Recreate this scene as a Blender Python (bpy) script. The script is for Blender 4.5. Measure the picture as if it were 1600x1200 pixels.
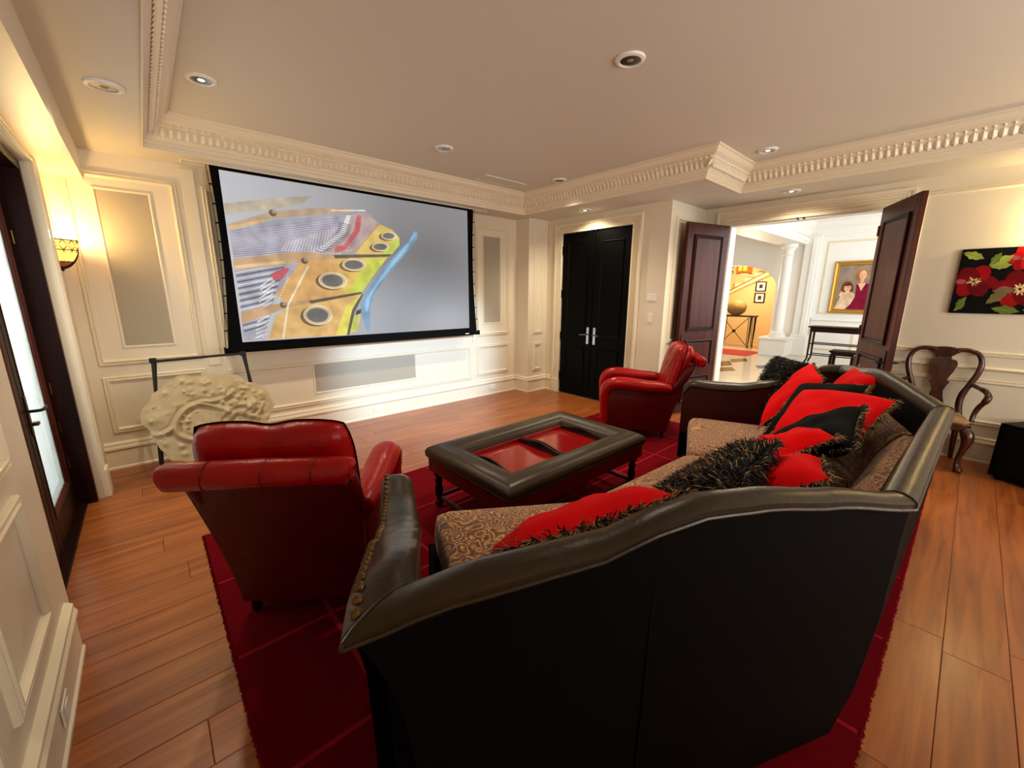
import bpy, bmesh, math, random
from mathutils import Vector, Matrix

for o in list(bpy.data.objects):
    bpy.data.objects.remove(o)
SC = bpy.context.scene
COL = SC.collection
random.seed(7)

# ------------------------------------------------------------------ camera, world, light
def axis_cam():
    t, r, y = 0.219218326, -0.00480552, 0.728863283
    fw = Vector((math.sin(y)*math.cos(t), math.cos(y)*math.cos(t), -math.sin(t)))
    ri = Vector((math.cos(y), -math.sin(y), 0))
    dn = fw.cross(ri)
    ri2 = math.cos(r)*ri + math.sin(r)*dn
    dn2 = math.cos(r)*dn - math.sin(r)*ri
    return ri2, -dn2, -fw
cam_d = bpy.data.cameras.new('camera')
cam_d.sensor_width = 36
cam_d.lens = 633.73*36/1600
cam_d.clip_start = 0.02
cam = bpy.data.objects.new('camera', cam_d)
cx, cy, cz = axis_cam()
cam.matrix_world = Matrix(((cx.x, cy.x, cz.x, 0), (cx.y, cy.y, cz.y, 0), (cx.z, cy.z, cz.z, 1.56), (0, 0, 0, 1)))
COL.objects.link(cam)
SC.camera = cam
SC.view_settings.view_transform = 'Standard'
SC.view_settings.look = 'None'
SC.view_settings.exposure = 1.3
SC.view_settings.gamma = 1.0
SC.view_settings.use_curve_mapping = False
SC.cycles.use_denoising = True
SC.cycles.max_bounces = 8
SC.cycles.diffuse_bounces = 5
SC.cycles.sample_clamp_indirect = 4.0
SC.cycles.caustics_reflective = False
SC.cycles.caustics_refractive = False

world = bpy.data.worlds.new('sky')
SC.world = world
world.use_nodes = True
world.node_tree.nodes['Background'].inputs[0].default_value = (0.92, 0.97, 1.0, 1)
world.node_tree.nodes['Background'].inputs[1].default_value = 0.30

def area_light(name, loc, aim, sx, sy, power, col):
    d = bpy.data.lights.new(name, 'AREA')
    d.shape = 'RECTANGLE'; d.size = sx; d.size_y = sy; d.energy = power; d.color = col
    o = bpy.data.objects.new(name, d)
    o.location = loc
    o.rotation_euler = (Vector(aim)-Vector(loc)).to_track_quat('-Z', 'Y').to_euler()
    COL.objects.link(o)
    return o
def spot_light(name, loc, aim, power, col, size=110, blend=0.7, rad=0.04):
    d = bpy.data.lights.new(name, 'SPOT')
    d.energy = power; d.color = col; d.spot_size = math.radians(size); d.spot_blend = blend; d.shadow_soft_size = rad
    o = bpy.data.objects.new(name, d)
    o.location = loc
    o.rotation_euler = (Vector(aim)-Vector(loc)).to_track_quat('-Z', 'Y').to_euler()
    COL.objects.link(o)
    return o
# added fill at unseen rear windows; daylight at glazed left door and foyer side
area_light('rear_fill_a', (1.7, -2.80, 1.6), (1.9, 1.2, 3.6), 1.3, 1.4, 32, (1.0, 0.93, 0.84))
area_light('rear_fill_b', (4.1, -2.80, 1.6), (3.6, 1.2, 3.6), 1.3, 1.4, 32, (1.0, 0.93, 0.84))
area_light('daylight_glass_door', (-1.35, 3.4, 1.6), (1.2, 3.2, 0.4), 1.5, 1.9, 34, (1.0, 0.97, 0.92))
area_light('daylight_foyer', (9.2, -0.85, 2.1), (9.4, 3.5, 1.3), 5.5, 2.2, 84, (0.93, 0.97, 1.0))
# projector on the ceiling behind the camera: cool light on the screen wall
spot_light('projector_beam', (2.2, -1.6, 2.35), (2.75, 4.9, 0.60), 950, (0.55, 0.76, 1.0), 25, 0.7, 0.05)

# ------------------------------------------------------------------ materials
def lin(c):
    out = []
    for v in c:
        v = v/255.0
        out.append(v/12.92 if v <= 0.04045 else ((v+0.055)/1.055)**2.4)
    return (out[0], out[1], out[2], 1.0)
MATS = {}
EMI = 2**-1.3      # keeps glowing pictures at their own brightness under the exposure
def new_mat(name):
    m = bpy.data.materials.new(name); m.use_nodes = True
    MATS[name] = m
    nt = m.node_tree
    return m, nt, nt.nodes['Principled BSDF']
def mat(name, col, rough=0.5, metal=0.0, bump=None, spec=0.5, coat=0.0, vary=None, sheen=0.0, emit=None):
    """bump=(scale,strength); vary=(scale, amount) mixes a darker noise into the colour"""
    m, nt, b = new_mat(name)
    c = lin(col)
    b.inputs['Base Color'].default_value = c
    b.inputs['Roughness'].default_value = rough
    b.inputs['Metallic'].default_value = metal
    b.inputs['Specular IOR Level'].default_value = spec
    b.inputs['Coat Weight'].default_value = coat
    b.inputs['Coat Roughness'].default_value = 0.15
    b.inputs['Sheen Weight'].default_value = sheen
    tc = nt.nodes.new('ShaderNodeTexCoord')
    if vary:
        n = nt.nodes.new('ShaderNodeTexNoise'); n.inputs['Scale'].default_value = vary[0]; n.inputs['Detail'].default_value = 4
        nt.links.new(tc.outputs['Object'], n.inputs['Vector'])
        mx = nt.nodes.new('ShaderNodeMix'); mx.data_type = 'RGBA'
        k = 1-vary[1]
        mx.inputs[6].default_value = (c[0]*k, c[1]*k, c[2]*k, 1); mx.inputs[7].default_value = c
        nt.links.new(n.outputs['Fac'], mx.inputs[0]); nt.links.new(mx.outputs[2], b.inputs['Base Color'])
    if bump:
        n = nt.nodes.new('ShaderNodeTexNoise'); n.inputs['Scale'].default_value = bump[0]; n.inputs['Detail'].default_value = 5
        nt.links.new(tc.outputs['Object'], n.inputs['Vector'])
        bp = nt.nodes.new('ShaderNodeBump'); bp.inputs['Strength'].default_value = bump[1]; bp.inputs['Distance'].default_value = 0.01
        nt.links.new(n.outputs['Fac'], bp.inputs['Height']); nt.links.new(bp.outputs[0], b.inputs['Normal'])
    if emit:
        b.inputs['Emission Color'].default_value = lin(emit[0]); b.inputs['Emission Strength'].default_value = emit[1]*EMI
    return m
def leather(name, col, rough=0.32, dark=0.45, wr=0.25):
    m, nt, b = new_mat(name)
    c = lin(col)
    tc = nt.nodes.new('ShaderNodeTexCoord')
    n1 = nt.nodes.new('ShaderNodeTexNoise'); n1.inputs['Scale'].default_value = 5; n1.inputs['Detail'].default_value = 6
    n2 = nt.nodes.new('ShaderNodeTexVoronoi'); n2.inputs['Scale'].default_value = 260
    n3 = nt.nodes.new('ShaderNodeTexNoise'); n3.inputs['Scale'].default_value = 11; n3.inputs['Detail'].default_value = 3; n3.inputs['Distortion'].default_value = 1.5
    for n in (n1, n2, n3): nt.links.new(tc.outputs['Object'], n.inputs['Vector'])
    mx = nt.nodes.new('ShaderNodeMix'); mx.data_type = 'RGBA'
    mx.inputs[6].default_value = (c[0]*dark, c[1]*dark, c[2]*dark, 1); mx.inputs[7].default_value = (c[0]*1.15, c[1]*1.15, c[2]*1.15, 1)
    nt.links.new(n1.outputs['Fac'], mx.inputs[0]); nt.links.new(mx.outputs[2], b.inputs['Base Color'])
    b1 = nt.nodes.new('ShaderNodeBump'); b1.inputs['Strength'].default_value = 0.12; b1.inputs['Distance'].default_value = 0.002
    b2 = nt.nodes.new('ShaderNodeBump'); b2.inputs['Strength'].default_value = wr; b2.inputs['Distance'].default_value = 0.02
    nt.links.new(n2.outputs['Distance'], b1.inputs['Height']); nt.links.new(n3.outputs['Fac'], b2.inputs['Height'])
    nt.links.new(b1.outputs[0], b2.inputs['Normal']); nt.links.new(b2.outputs[0], b.inputs['Normal'])
    b.inputs['Roughness'].default_value = rough
    return m
def wood(name, c1, c2, rough=0.35, scale=(1.2, 18, 18), coat=0.15, rand=0.0, bump=0.05):
    """grain runs along local X (scale small there)"""
    m, nt, b = new_mat(name)
    tc = nt.nodes.new('ShaderNodeTexCoord'); oi = nt.nodes.new('ShaderNodeObjectInfo')
    mp = nt.nodes.new('ShaderNodeMapping'); mp.inputs['Scale'].default_value = scale
    va = nt.nodes.new('ShaderNodeVectorMath'); va.operation = 'ADD'
    nt.links.new(tc.outputs['Object'], va.inputs[0])
    if rand:
        cm = nt.nodes.new('ShaderNodeMath'); cm.operation = 'MULTIPLY'; cm.inputs[1].default_value = 37.0
        nt.links.new(oi.outputs['Random'], cm.inputs[0]); nt.links.new(cm.outputs[0], va.inputs[1])
    nt.links.new(va.outputs[0], mp.inputs['Vector'])
    n = nt.nodes.new('ShaderNodeTexNoise'); n.inputs['Scale'].default_value = 1.6; n.inputs['Detail'].default_value = 7; n.inputs['Distortion'].default_value = 0.6
    nt.links.new(mp.outputs[0], n.inputs['Vector'])
    cr = nt.nodes.new('ShaderNodeValToRGB')
    cr.color_ramp.elements[0].position = 0.3; cr.color_ramp.elements[1].position = 0.72
    cr.color_ramp.elements[0].color = lin(c1); cr.color_ramp.elements[1].color = lin(c2)
    nt.links.new(n.outputs['Fac'], cr.inputs[0])
    last = cr.outputs[0]
    if rand:
        hs = nt.nodes.new('ShaderNodeHueSaturation')
        mr = nt.nodes.new('ShaderNodeMapRange'); mr.inputs[3].default_value = 1-rand; mr.inputs[4].default_value = 1+rand
        nt.links.new(oi.outputs['Random'], mr.inputs[0]); nt.links.new(mr.outputs[0], hs.inputs['Value'])
        nt.links.new(last, hs.inputs['Color']); last = hs.outputs[0]
    nt.links.new(last, b.inputs['Base Color'])
    bp = nt.nodes.new('ShaderNodeBump'); bp.inputs['Strength'].default_value = bump; bp.inputs['Distance'].default_value = 0.003
    nt.links.new(n.outputs['Fac'], bp.inputs['Height']); nt.links.new(bp.outputs[0], b.inputs['Normal'])
    b.inputs['Roughness'].default_value = rough; b.inputs['Coat Weight'].default_value = coat; b.inputs['Coat Roughness'].default_value = 0.2
    return m
def paisley(name, scale=13.0):
    m, nt, b = new_mat(name)
    tc = nt.nodes.new('ShaderNodeTexCoord')
    n0 = nt.nodes.new('ShaderNodeTexNoise'); n0.inputs['Scale'].default_value = 5; n0.inputs['Detail'].default_value = 2
    nt.links.new(tc.outputs['Object'], n0.inputs['Vector'])
    mixv = nt.nodes.new('ShaderNodeMix'); mixv.data_type = 'RGBA'; mixv.inputs[0].default_value = 0.16
    nt.links.new(tc.outputs['Object'], mixv.inputs[6]); nt.links.new(n0.outputs['Color'], mixv.inputs[7])
    v = nt.nodes.new('ShaderNodeTexVoronoi'); v.inputs['Scale'].default_value = scale
    nt.links.new(mixv.outputs[2], v.inputs['Vector'])
    # rings around each cell centre -> paisley-like scrolls
    ml = nt.nodes.new('ShaderNodeMath'); ml.operation = 'MULTIPLY'; ml.inputs[1].default_value = 34
    nt.links.new(v.outputs['Distance'], ml.inputs[0])
    sn = nt.nodes.new('ShaderNodeMath'); sn.operation = 'SINE'; nt.links.new(ml.outputs[0], sn.inputs[0])
    nz = nt.nodes.new('ShaderNodeTexNoise'); nz.inputs['Scale'].default_value = 38; nz.inputs['Detail'].default_value = 3; nz.inputs['Distortion'].default_value = 2.5
    nt.links.new(tc.outputs['Object'], nz.inputs['Vector'])
    ad = nt.nodes.new('ShaderNodeMath'); ad.operation = 'MULTIPLY_ADD'; ad.inputs[1].default_value = 0.25
    nt.links.new(sn.outputs[0], ad.inputs[0]); nt.links.new(nz.outputs['Fac'], ad.inputs[2])
    cr = nt.nodes.new('ShaderNodeValToRGB'); e = cr.color_ramp.elements
    e[0].position = 0.22; e[0].color = lin((40, 15, 8)); e[1].position = 0.80; e[1].color = lin((190, 144, 72))
    k = e.new(0.40); k.color = lin((96, 48, 18)); k = e.new(0.56); k.color = lin((142, 84, 30)); k = e.new(0.66); k.color = lin((104, 56, 22))
    nt.links.new(ad.outputs[0], cr.inputs[0]); nt.links.new(cr.outputs[0], b.inputs['Base Color'])
    b.inputs['Roughness'].default_value = 0.75; b.inputs['Sheen Weight'].default_value = 0.2
    bp = nt.nodes.new('ShaderNodeBump'); bp.inputs['Strength'].default_value = 0.3; bp.inputs['Distance'].default_value = 0.004
    nt.links.new(ad.outputs[0], bp.inputs['Height']); nt.links.new(bp.outputs[0], b.inputs['Normal'])
    return m
WALL = mat('cream_wall_paint', (226, 216, 194), 0.42, bump=(90, 0.02))
TRIM = mat('cream_trim_paint', (232, 221, 196), 0.30)
CEIL = mat('ceiling_paint', (214, 210, 197), 0.6)
GRILLE = mat('grey_speaker_cloth', (168, 160, 142), 0.85, bump=(400, 0.15))
FLOORM = wood('oiled_floor_planks', (118, 58, 23), (166, 94, 42), 0.32, (0.9, 14, 14), 0.12, 0.09)
GROOVE = mat('floor_groove', (70, 42, 26), 0.7)
BLACKP = mat('black_gloss_paint', (2, 2, 2), 0.45, spec=0.07)
BLACKF = mat('black_screen_border', (4, 4, 4), 0.85, spec=0.1)
IRON = mat('black_iron', (12, 11, 12), 0.5, 0.3)
MAHOG = wood('mahogany', (50, 17, 8), (84, 34, 17), 0.36, (14, 14, 1.0), 0.0)
MAHOGD = wood('dark_mahogany', (22, 7, 5), (42, 14, 10), 0.4, (14, 14, 1.0), 0.0)
WALNUT = wood('walnut', (40, 15, 7), (80, 34, 16), 0.25, (9, 9, 3), 0.3)
CHROME = mat('chrome', (190, 190, 192), 0.2, 1.0)
BRASS = mat('antique_brass', (96, 72, 40), 0.32, 1.0)
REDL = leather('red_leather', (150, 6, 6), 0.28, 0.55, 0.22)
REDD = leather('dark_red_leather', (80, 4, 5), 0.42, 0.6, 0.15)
OLIVE = leather('brown_olive_leather', (46, 32, 14), 0.34, 0.45, 0.10)
BLACKL = leather('black_leather', (3, 2, 2), 0.7, 0.7, 0.03)
BLACKL.node_tree.nodes['Principled BSDF'].inputs['Specular IOR Level'].default_value = 0.05
MAROON = leather('maroon_leather', (48, 5, 6), 0.45, 0.6, 0.1)
OLIVE.node_tree.nodes['Principled BSDF'].inputs['Specular IOR Level'].default_value = 0.25
for _m in (MAHOG, MAHOGD): _m.node_tree.nodes['Principled BSDF'].inputs['Specular IOR Level'].default_value = 0.12
for _m in (REDL, REDD, MAROON): _m.node_tree.nodes['Principled BSDF'].inputs['Specular IOR Level'].default_value = 0.22
PAIS = paisley('paisley_chenille')
REDV = mat('red_velvet', (206, 4, 10), 0.9, spec=0.08, vary=(4, 0.25), bump=(8, 0.55))
BLACKV = mat('black_velvet', (4, 3, 3), 0.95, spec=0.1, bump=(60, 0.3))
FRB = mat('black_fringe', (8, 6, 5), 0.8)
FRT = mat('tan_fringe', (150, 116, 76), 0.8)
RUG = mat('red_wool_rug', (104, 2, 14), 1.0, spec=0.05, vary=(9, 0.3), bump=(320, 0.5))
RUGL = mat('rose_rug_line', (140, 22, 38), 1.0, spec=0.05, bump=(300, 0.5))
LACQ = mat('red_lacquer', (126, 4, 8), 0.10, coat=0.5)
BEIGE = mat('beige_seat_cloth', (160, 126, 78), 0.8)
STONE = mat('carved_limestone', (190, 172, 134), 0.85, vary=(16, 0.3), bump=(70, 0.3))
WHITEP = mat('white_plastic', (232, 228, 218), 0.4)
WPAINT = mat('foyer_white_paint', (236, 234, 228), 0.5)
GOLDW = mat('alcove_yellow_paint', (230, 194, 138), 0.7)
GOLD = mat('gilt_frame', (196, 146, 60), 0.35, 0.7, bump=(80, 0.4))
MARBLE = mat('cream_marble', (222, 208, 186), 0.15, vary=(2.2, 0.2))
BLKMAR = mat('black_marble', (30, 28, 28), 0.15)
GLASSF = None
def glass(name, col, rough, trans=1.0):
    m, nt, b = new_mat(name)
    b.inputs['Base Color'].default_value = lin(col); b.inputs['Roughness'].default_value = rough
    b.inputs['Transmission Weight'].default_value = trans; b.inputs['IOR'].default_value = 1.2
    return m
def pane_mat(name):
    m = bpy.data.materials.new(name); m.use_nodes = True; MATS[name] = m
    nt = m.node_tree; nt.nodes.remove(nt.nodes['Principled BSDF']); out = nt.nodes['Material Output']
    a = nt.nodes.new('ShaderNodeBsdfTransparent'); a.inputs[0].default_value = (.93, .95, .94, 1)
    b = nt.nodes.new('ShaderNodeBsdfTranslucent'); b.inputs[0].default_value = (.42, .45, .43, 1)
    c = nt.nodes.new('ShaderNodeBsdfGlossy'); c.inputs['Roughness'].default_value = .2
    n = nt.nodes.new('ShaderNodeTexNoise'); n.inputs['Scale'].default_value = 5
    tc = nt.nodes.new('ShaderNodeTexCoord'); nt.links.new(tc.outputs['Object'], n.inputs['Vector'])
    x = nt.nodes.new('ShaderNodeMixShader'); nt.links.new(n.outputs['Fac'], x.inputs[0])
    y_ = nt.nodes.new('ShaderNodeMixShader'); y_.inputs[0].default_value = .06
    nt.links.new(a.outputs[0], x.inputs[1]); nt.links.new(b.outputs[0], x.inputs[2])
    nt.links.new(x.outputs[0], y_.inputs[1]); nt.links.new(c.outputs[0], y_.inputs[2]); nt.links.new(y_.outputs[0], out.inputs[0])
    return m
GLASSF = pane_mat('frosted_pane')
GLASSC = glass('clear_pane', (245, 250, 250), 0.02)
AMBER = mat('amber_glass', (240, 190, 110), 0.3, emit=((255, 190, 90), 1.6))
AMBERD = mat('brown_glass', (110, 50, 20), 0.3, emit=((150, 60, 20), 0.5))
BULB = mat('lamp_glow', (255, 240, 210), 0.4, emit=((255, 226, 170), 9.0))
LANT = mat('orange_lantern_glass', (240, 90, 20), 0.3, emit=((255, 90, 10), 1.3))
LANTY = mat('yellow_lantern_glass', (250, 220, 60), 0.3, emit=((255, 220, 60), 1.5))
DARKM = mat('dark_reflector', (40, 36, 32), 0.3, 0.8)
def flat_mat(name, col, emit=0.0, rough=0.6):
    if name in MATS: return MATS[name]
    m, nt, b = new_mat(name)
    c = lin(col)
    b.inputs['Base Color'].default_value = c if not emit else (c[0]*0.15, c[1]*0.15, c[2]*0.15, 1)
    b.inputs['Roughness'].default_value = rough; b.inputs['Specular IOR Level'].default_value = 0.1
    if emit:
        b.inputs['Emission Color'].default_value = c; b.inputs['Emission Strength'].default_value = emit*EMI
    # brush and photo grain: the flat colour drifts a little
    tc = nt.nodes.new('ShaderNodeTexCoord'); n = nt.nodes.new('ShaderNodeTexNoise'); n.inputs['Scale'].default_value = 7; n.inputs['Detail'].default_value = 6
    nt.links.new(tc.outputs['Object'], n.inputs['Vector'])
    mr = nt.nodes.new('ShaderNodeMapRange'); mr.inputs[1].default_value = .3; mr.inputs[2].default_value = .7; mr.inputs[3].default_value = .70; mr.inputs[4].default_value = 1.2
    nt.links.new(n.outputs['Fac'], mr.inputs[0])
    vm = nt.nodes.new('ShaderNodeVectorMath'); vm.operation = 'SCALE'; vm.inputs[0].default_value = c[:3]; nt.links.new(mr.outputs[0], vm.inputs['Scale'])
    nt.links.new(vm.outputs[0], b.inputs['Emission Color' if emit else 'Base Color'])
    return m

# ------------------------------------------------------------------ object helpers
def wmat(o):
    m = o.matrix_basis.copy()
    if o.parent: m = wmat(o.parent) @ o.matrix_parent_inverse @ m
    return m
def link(name, me, parent=None, world=False):
    o = bpy.data.objects.new(name, me); COL.objects.link(o)
    if parent is not None:
        o.parent = parent
        if world: o.matrix_parent_inverse = wmat(parent).inverted()
    return o
def obj(name, geo, m, parent=None, smooth=False, world=False, kind=None, label=None):
    """geo: bmesh or (verts, faces[, face material indices])"""
    me = bpy.data.meshes.new(name)
    if isinstance(geo, bmesh.types.BMesh):
        bmesh.ops.recalc_face_normals(geo, faces=geo.faces)
        geo.to_mesh(me); geo.free()
    else:
        me.from_pydata([tuple(v) for v in geo[0]], [], geo[1])
        if len(geo) > 2: me.polygons.foreach_set('material_index', geo[2])
    for k in (m if isinstance(m, (list, tuple)) else [m]): me.materials.append(k)
    if smooth:
        me.polygons.foreach_set('use_smooth', [True]*len(me.polygons))
        if smooth != 'all':
            try: me.set_sharp_from_angle(angle=math.radians(40))
            except Exception: pass
    me.update()
    o = link(name, me, parent, world)
    if kind: o['kind'] = kind
    if label: o['label'] = label
    return o
def tag(o, label=None, cat=None, group=None, kind=None):
    if label: o['label'] = label
    if cat: o['category'] = cat
    if group: o['group'] = group
    if kind: o['kind'] = kind
    return o
def thing(name, label, cat, loc=(0, 0, 0), rotz=0.0, group=None):
    o = bpy.data.objects.new(name, None); COL.objects.link(o)
    o.empty_display_size = 0.1
    o.location = loc; o.rotation_euler = (0, 0, rotz)
    return tag(o, label, cat, group)
def struct(name, geo, m, parent=None, smooth=False, label=None):
    o = obj(name, geo, m, parent, smooth)
    if parent is None: o['kind'] = 'structure'
    if label: o['label'] = label
    return o
def copy_tree(o, parent=None):
    c = o.copy(); COL.objects.link(c); c.parent = parent
    for ch in list(o.children): copy_tree(ch, c)
    return c
def boxes(lst, bev=0.0, seg=1):
    bm = bmesh.new()
    for (x0, x1, y0, y1, z0, z1) in lst:
        mtx = Matrix.Translation(((x0+x1)/2, (y0+y1)/2, (z0+z1)/2)) @ Matrix.Diagonal((abs(x1-x0), abs(y1-y0), abs(z1-z0), 1))
        bmesh.ops.create_cube(bm, size=1, matrix=mtx)
    if bev: bmesh.ops.bevel(bm, geom=bm.edges[:], offset=bev, segments=seg, affect='EDGES', profile=0.5)
    return bm
def box(x0, x1, y0, y1, z0, z1, bev=0.0, seg=1): return boxes([(x0, x1, y0, y1, z0, z1)], bev, seg)
def catmull(P, n=6):
    P = [Vector(p) for p in P]; out = []
    for i in range(len(P)-1):
        p0 = P[max(i-1, 0)]; p1 = P[i]; p2 = P[i+1]; p3 = P[min(i+2, len(P)-1)]
        for k in range(n):
            t = k/n
            out.append(0.5*((2*p1)+(p2-p0)*t+(2*p0-5*p1+4*p2-p3)*t*t+(3*p1-p0-3*p2+p3)*t**3))
    out.append(P[-1]); return out
def tube(path, rad, seg=8, bm=None, sx=1.0, up=None):
    """rad: number or list; sx squashes the section along the 'side' axis"""
    own = bm is None
    if own: bm = bmesh.new()
    P = [Vector(p) for p in path]; n = len(P)
    R = rad if isinstance(rad, (list, tuple)) else [rad]*n
    t0 = (P[1]-P[0]).normalized()
    ref = Vector(up) if up else (Vector((0, 0, 1)) if abs(t0.z) < 0.9 else Vector((1, 0, 0)))
    nrm = (ref - t0*ref.dot(t0)).normalized(); rings = []
    for i in range(n):
        t = (P[min(i+1, n-1)]-P[max(i-1, 0)]).normalized()
        nrm = (nrm - t*nrm.dot(t)).normalized(); bn = t.cross(nrm)
        rings.append([bm.verts.new(P[i]+nrm*math.cos(a)*R[i]+bn*math.sin(a)*R[i]*sx) for a in [2*math.pi*k/seg for k in range(seg)]])
    for i in range(n-1):
        for k in range(seg):
            bm.faces.new((rings[i][k], rings[i][(k+1) % seg], rings[i+1][(k+1) % seg], rings[i+1][k]))
    bm.faces.new(rings[0][::-1]); bm.faces.new(rings[-1])
    return bm
def lathe(prof, seg=16, c=(0, 0, 0), bm=None, axis='z'):
    if bm is None: bm = bmesh.new()
    rings = []
    for r, z in prof:
        ring = []
        for k in range(seg):
            a = 2*math.pi*k/seg
            p = (r*math.cos(a), r*math.sin(a), z)
            if axis == 'y': p = (p[0], p[2], p[1])
            if axis == 'x': p = (p[2], p[0], p[1])
            ring.append(bm.verts.new((c[0]+p[0], c[1]+p[1], c[2]+p[2])))
        rings.append(ring)
    for i in range(len(rings)-1):
        for k in range(seg):
            bm.faces.new((rings[i][k], rings[i][(k+1) % seg], rings[i+1][(k+1) % seg], rings[i+1][k]))
    if prof[0][0] > 1e-6: bm.faces.new(rings[0][::-1])
    if prof[-1][0] > 1e-6: bm.faces.new(rings[-1])
    bmesh.ops.remove_doubles(bm, verts=bm.verts[:], dist=1e-6)
    return bm
def prism(pts, d0, d1, fn, bev=0.0):
    """extrude the 2D polygon pts between depths d0,d1; fn(u,v,d)->xyz"""
    bm = bmesh.new()
    a = [bm.verts.new(fn(u, v, d0)) for u, v in pts]; b = [bm.verts.new(fn(u, v, d1)) for u, v in pts]
    bm.faces.new(a); bm.faces.new(b[::-1]); n = len(pts)
    for i in range(n): bm.faces.new((a[i], b[i], b[(i+1) % n], a[(i+1) % n]))
    if bev: bmesh.ops.bevel(bm, geom=bm.edges[:], offset=bev, segments=2, affect='EDGES', profile=0.5)
    return bm
def loft(rings, close_u=False, caps=True):
    bm = bmesh.new(); V = [[bm.verts.new(p) for p in r] for r in rings]; n = len(V[0])
    for i in range(len(V)-1):
        for k in range(n if close_u else n-1):
            bm.faces.new((V[i][k], V[i][(k+1) % n], V[i+1][(k+1) % n], V[i+1][k]))
    if caps and close_u:
        bm.faces.new(V[0][::-1]); bm.faces.new(V[-1])
    return bm
# wall frames: 2D (u, z) on a wall -> 3D
class WF:
    def __init__(s, o, u, n, v=(0, 0, 1)):
        s.o, s.u, s.n, s.v = Vector(o), Vector(u), Vector(n), Vector(v)
    def p(s, a, b, d=0.0): return s.o+s.u*a+s.v*b+s.n*d
def sweep(wf, pts, prof, closed):
    """profile (w,d): w = offset to the left of the path, d = out of the wall; mitred"""
    P = [Vector((a, b)) for a, b in pts]; n = len(P); rings = []
    for i in range(n):
        if closed: d0 = (P[i]-P[i-1]).normalized(); d1 = (P[(i+1) % n]-P[i]).normalized()
        else:
            d1 = (P[min(i+1, n-1)]-P[min(i, n-2)]).normalized(); d0 = (P[max(i, 1)]-P[max(i, 1)-1]).normalized()
        n0 = Vector((-d0.y, d0.x)); n1 = Vector((-d1.y, d1.x)); mt = (n0+n1)/(1+n0.dot(n1))
        rings.append([wf.p(P[i].x+mt.x*w, P[i].y+mt.y*w, d) for w, d in prof])
    bm = bmesh.new(); V = [[bm.verts.new(p) for p in r] for r in rings]; m = len(prof)
    for i in range(n if closed else n-1):
        for k in range(m-1):
            bm.faces.new((V[i][k], V[i][k+1], V[(i+1) % n][k+1], V[(i+1) % n][k]))
    if not closed:
        bm.faces.new(V[0][::-1]); bm.faces.new(V[-1])
    return bm
PANEL = [(0, 0), (0, .012), (.006, .018), (.012, .018), (.016, .010), (.022, .010), (.028, .022), (.036, .022), (.042, .006), (.048, 0)]
THIN = [(0, 0), (0, .010), (.010, .012), (.016, .006), (.020, 0)]
def rect(a0, b0, a1, b1): return [(a0, b0), (a1, b0), (a1, b1), (a0, b1)]
def panel(wf, a0, b0, a1, b1, parent, prof=PANEL, name='panel_moulding'):
    return obj(name, sweep(wf, rect(a0, b0, a1, b1), prof, True), TRIM, parent)
def slab(wf, a0, b0, a1, b1, d0, d1, bev=0.0):
    return prism(rect(a0, b0, a1, b1), d0, d1, wf.p, bev)
BASEP = [(0, .0), (0, .030), (.016, .030), (.026, .022), (.17, .022), (.185, .034), (.20, .034), (.215, .026), (.235, .026), (.25, .006), (.25, 0)]
def paint(name, wf, shapes, parent, emit=0.0, d=0.002, step=0.0004, world=True):
    """flat picture made of thin layered colour patches, on one sheet"""
    V, F, MI, ms, key = [], [], [], [], {}
    for i, (pts, col) in enumerate(shapes):
        k = tuple(col)
        if k not in key:
            key[k] = len(ms); ms.append(flat_mat('%s_%02x%02x%02x' % ('glow' if emit else 'tint', *k), k, emit))
        b = len(V)
        V += [wf.p(a, c, d+i*step) for a, c in pts]; F.append(list(range(b, b+len(pts)))); MI.append(key[k])
    return obj(name, (V, F, MI), ms, parent, world=world)
def ell(c0, c1, r0, r1, n=18, rot=0.0):
    return [(c0+r0*math.cos(t)*math.cos(rot)-r1*math.sin(t)*math.sin(rot), c1+r0*math.cos(t)*math.sin(rot)+r1*math.sin(t)*math.cos(rot)) for t in [2*math.pi*k/n for k in range(n)]]
# ------------------------------------------------------------------ room shell
S, CZ = 2.661, 2.905
YB, XL, XD, XR, YJ = 4.908, -0.44, 4.87, 5.785, 2.60      # back wall, left wall, black-door wall, right wall, return wall
floor = struct('floor', box(-0.75, 5.95, -2.75, 5.06, -0.12, -0.013), GROOVE)
# floor planks, each its own board
plank_cache = {}
def plank(L, x, y):
    key = round(L, 2)
    if key not in plank_cache:
        bm = bmesh.new()
        a, b = key/2-0.0006, 0.2015/2-0.0006
        r = [[(-a, -b, -.012), (a, -b, -.012), (a, b, -.012), (-a, b, -.012)], [(-a, -b, -.002), (a, -b, -.002), (a, b, -.002), (-a, b, -.002)],
             [(-a+.002, -b+.002, 0), (a-.002, -b+.002, 0), (a-.002, b-.002, 0), (-a+.002, b-.002, 0)]]
        bm.free()
        plank_cache[key] = obj('plank', loft(r, True, True), FLOORM, floor)
        o = plank_cache[key]
    else:
        o = plank_cache[key].copy(); COL.objects.link(o)
    o.location = (x+L/2, y, 0)
y = -0.157-12*0.2015
k = 0
while y < YB:
    y1 = min(y+0.2015, YB)
    yc = y+0.2015/2
    x = -0.62 if 2.45 < yc < 4.3 else XL
    xe = (XR if yc < YJ else XD) + (0.16 if 0.7 < yc < 2.3 else 0)
    first = True
    while x < xe-0.02:
        L = random.choice([0.9, 1.2, 1.5, 1.8, 2.1]) * (random.uniform(0.35, 1) if first else 1)
        L = round(L, 1); first = False
        if xe-x-L < 0.35: L = xe-x
        plank(L, x, yc); x += L
    y += 0.2015; k += 1

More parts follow.
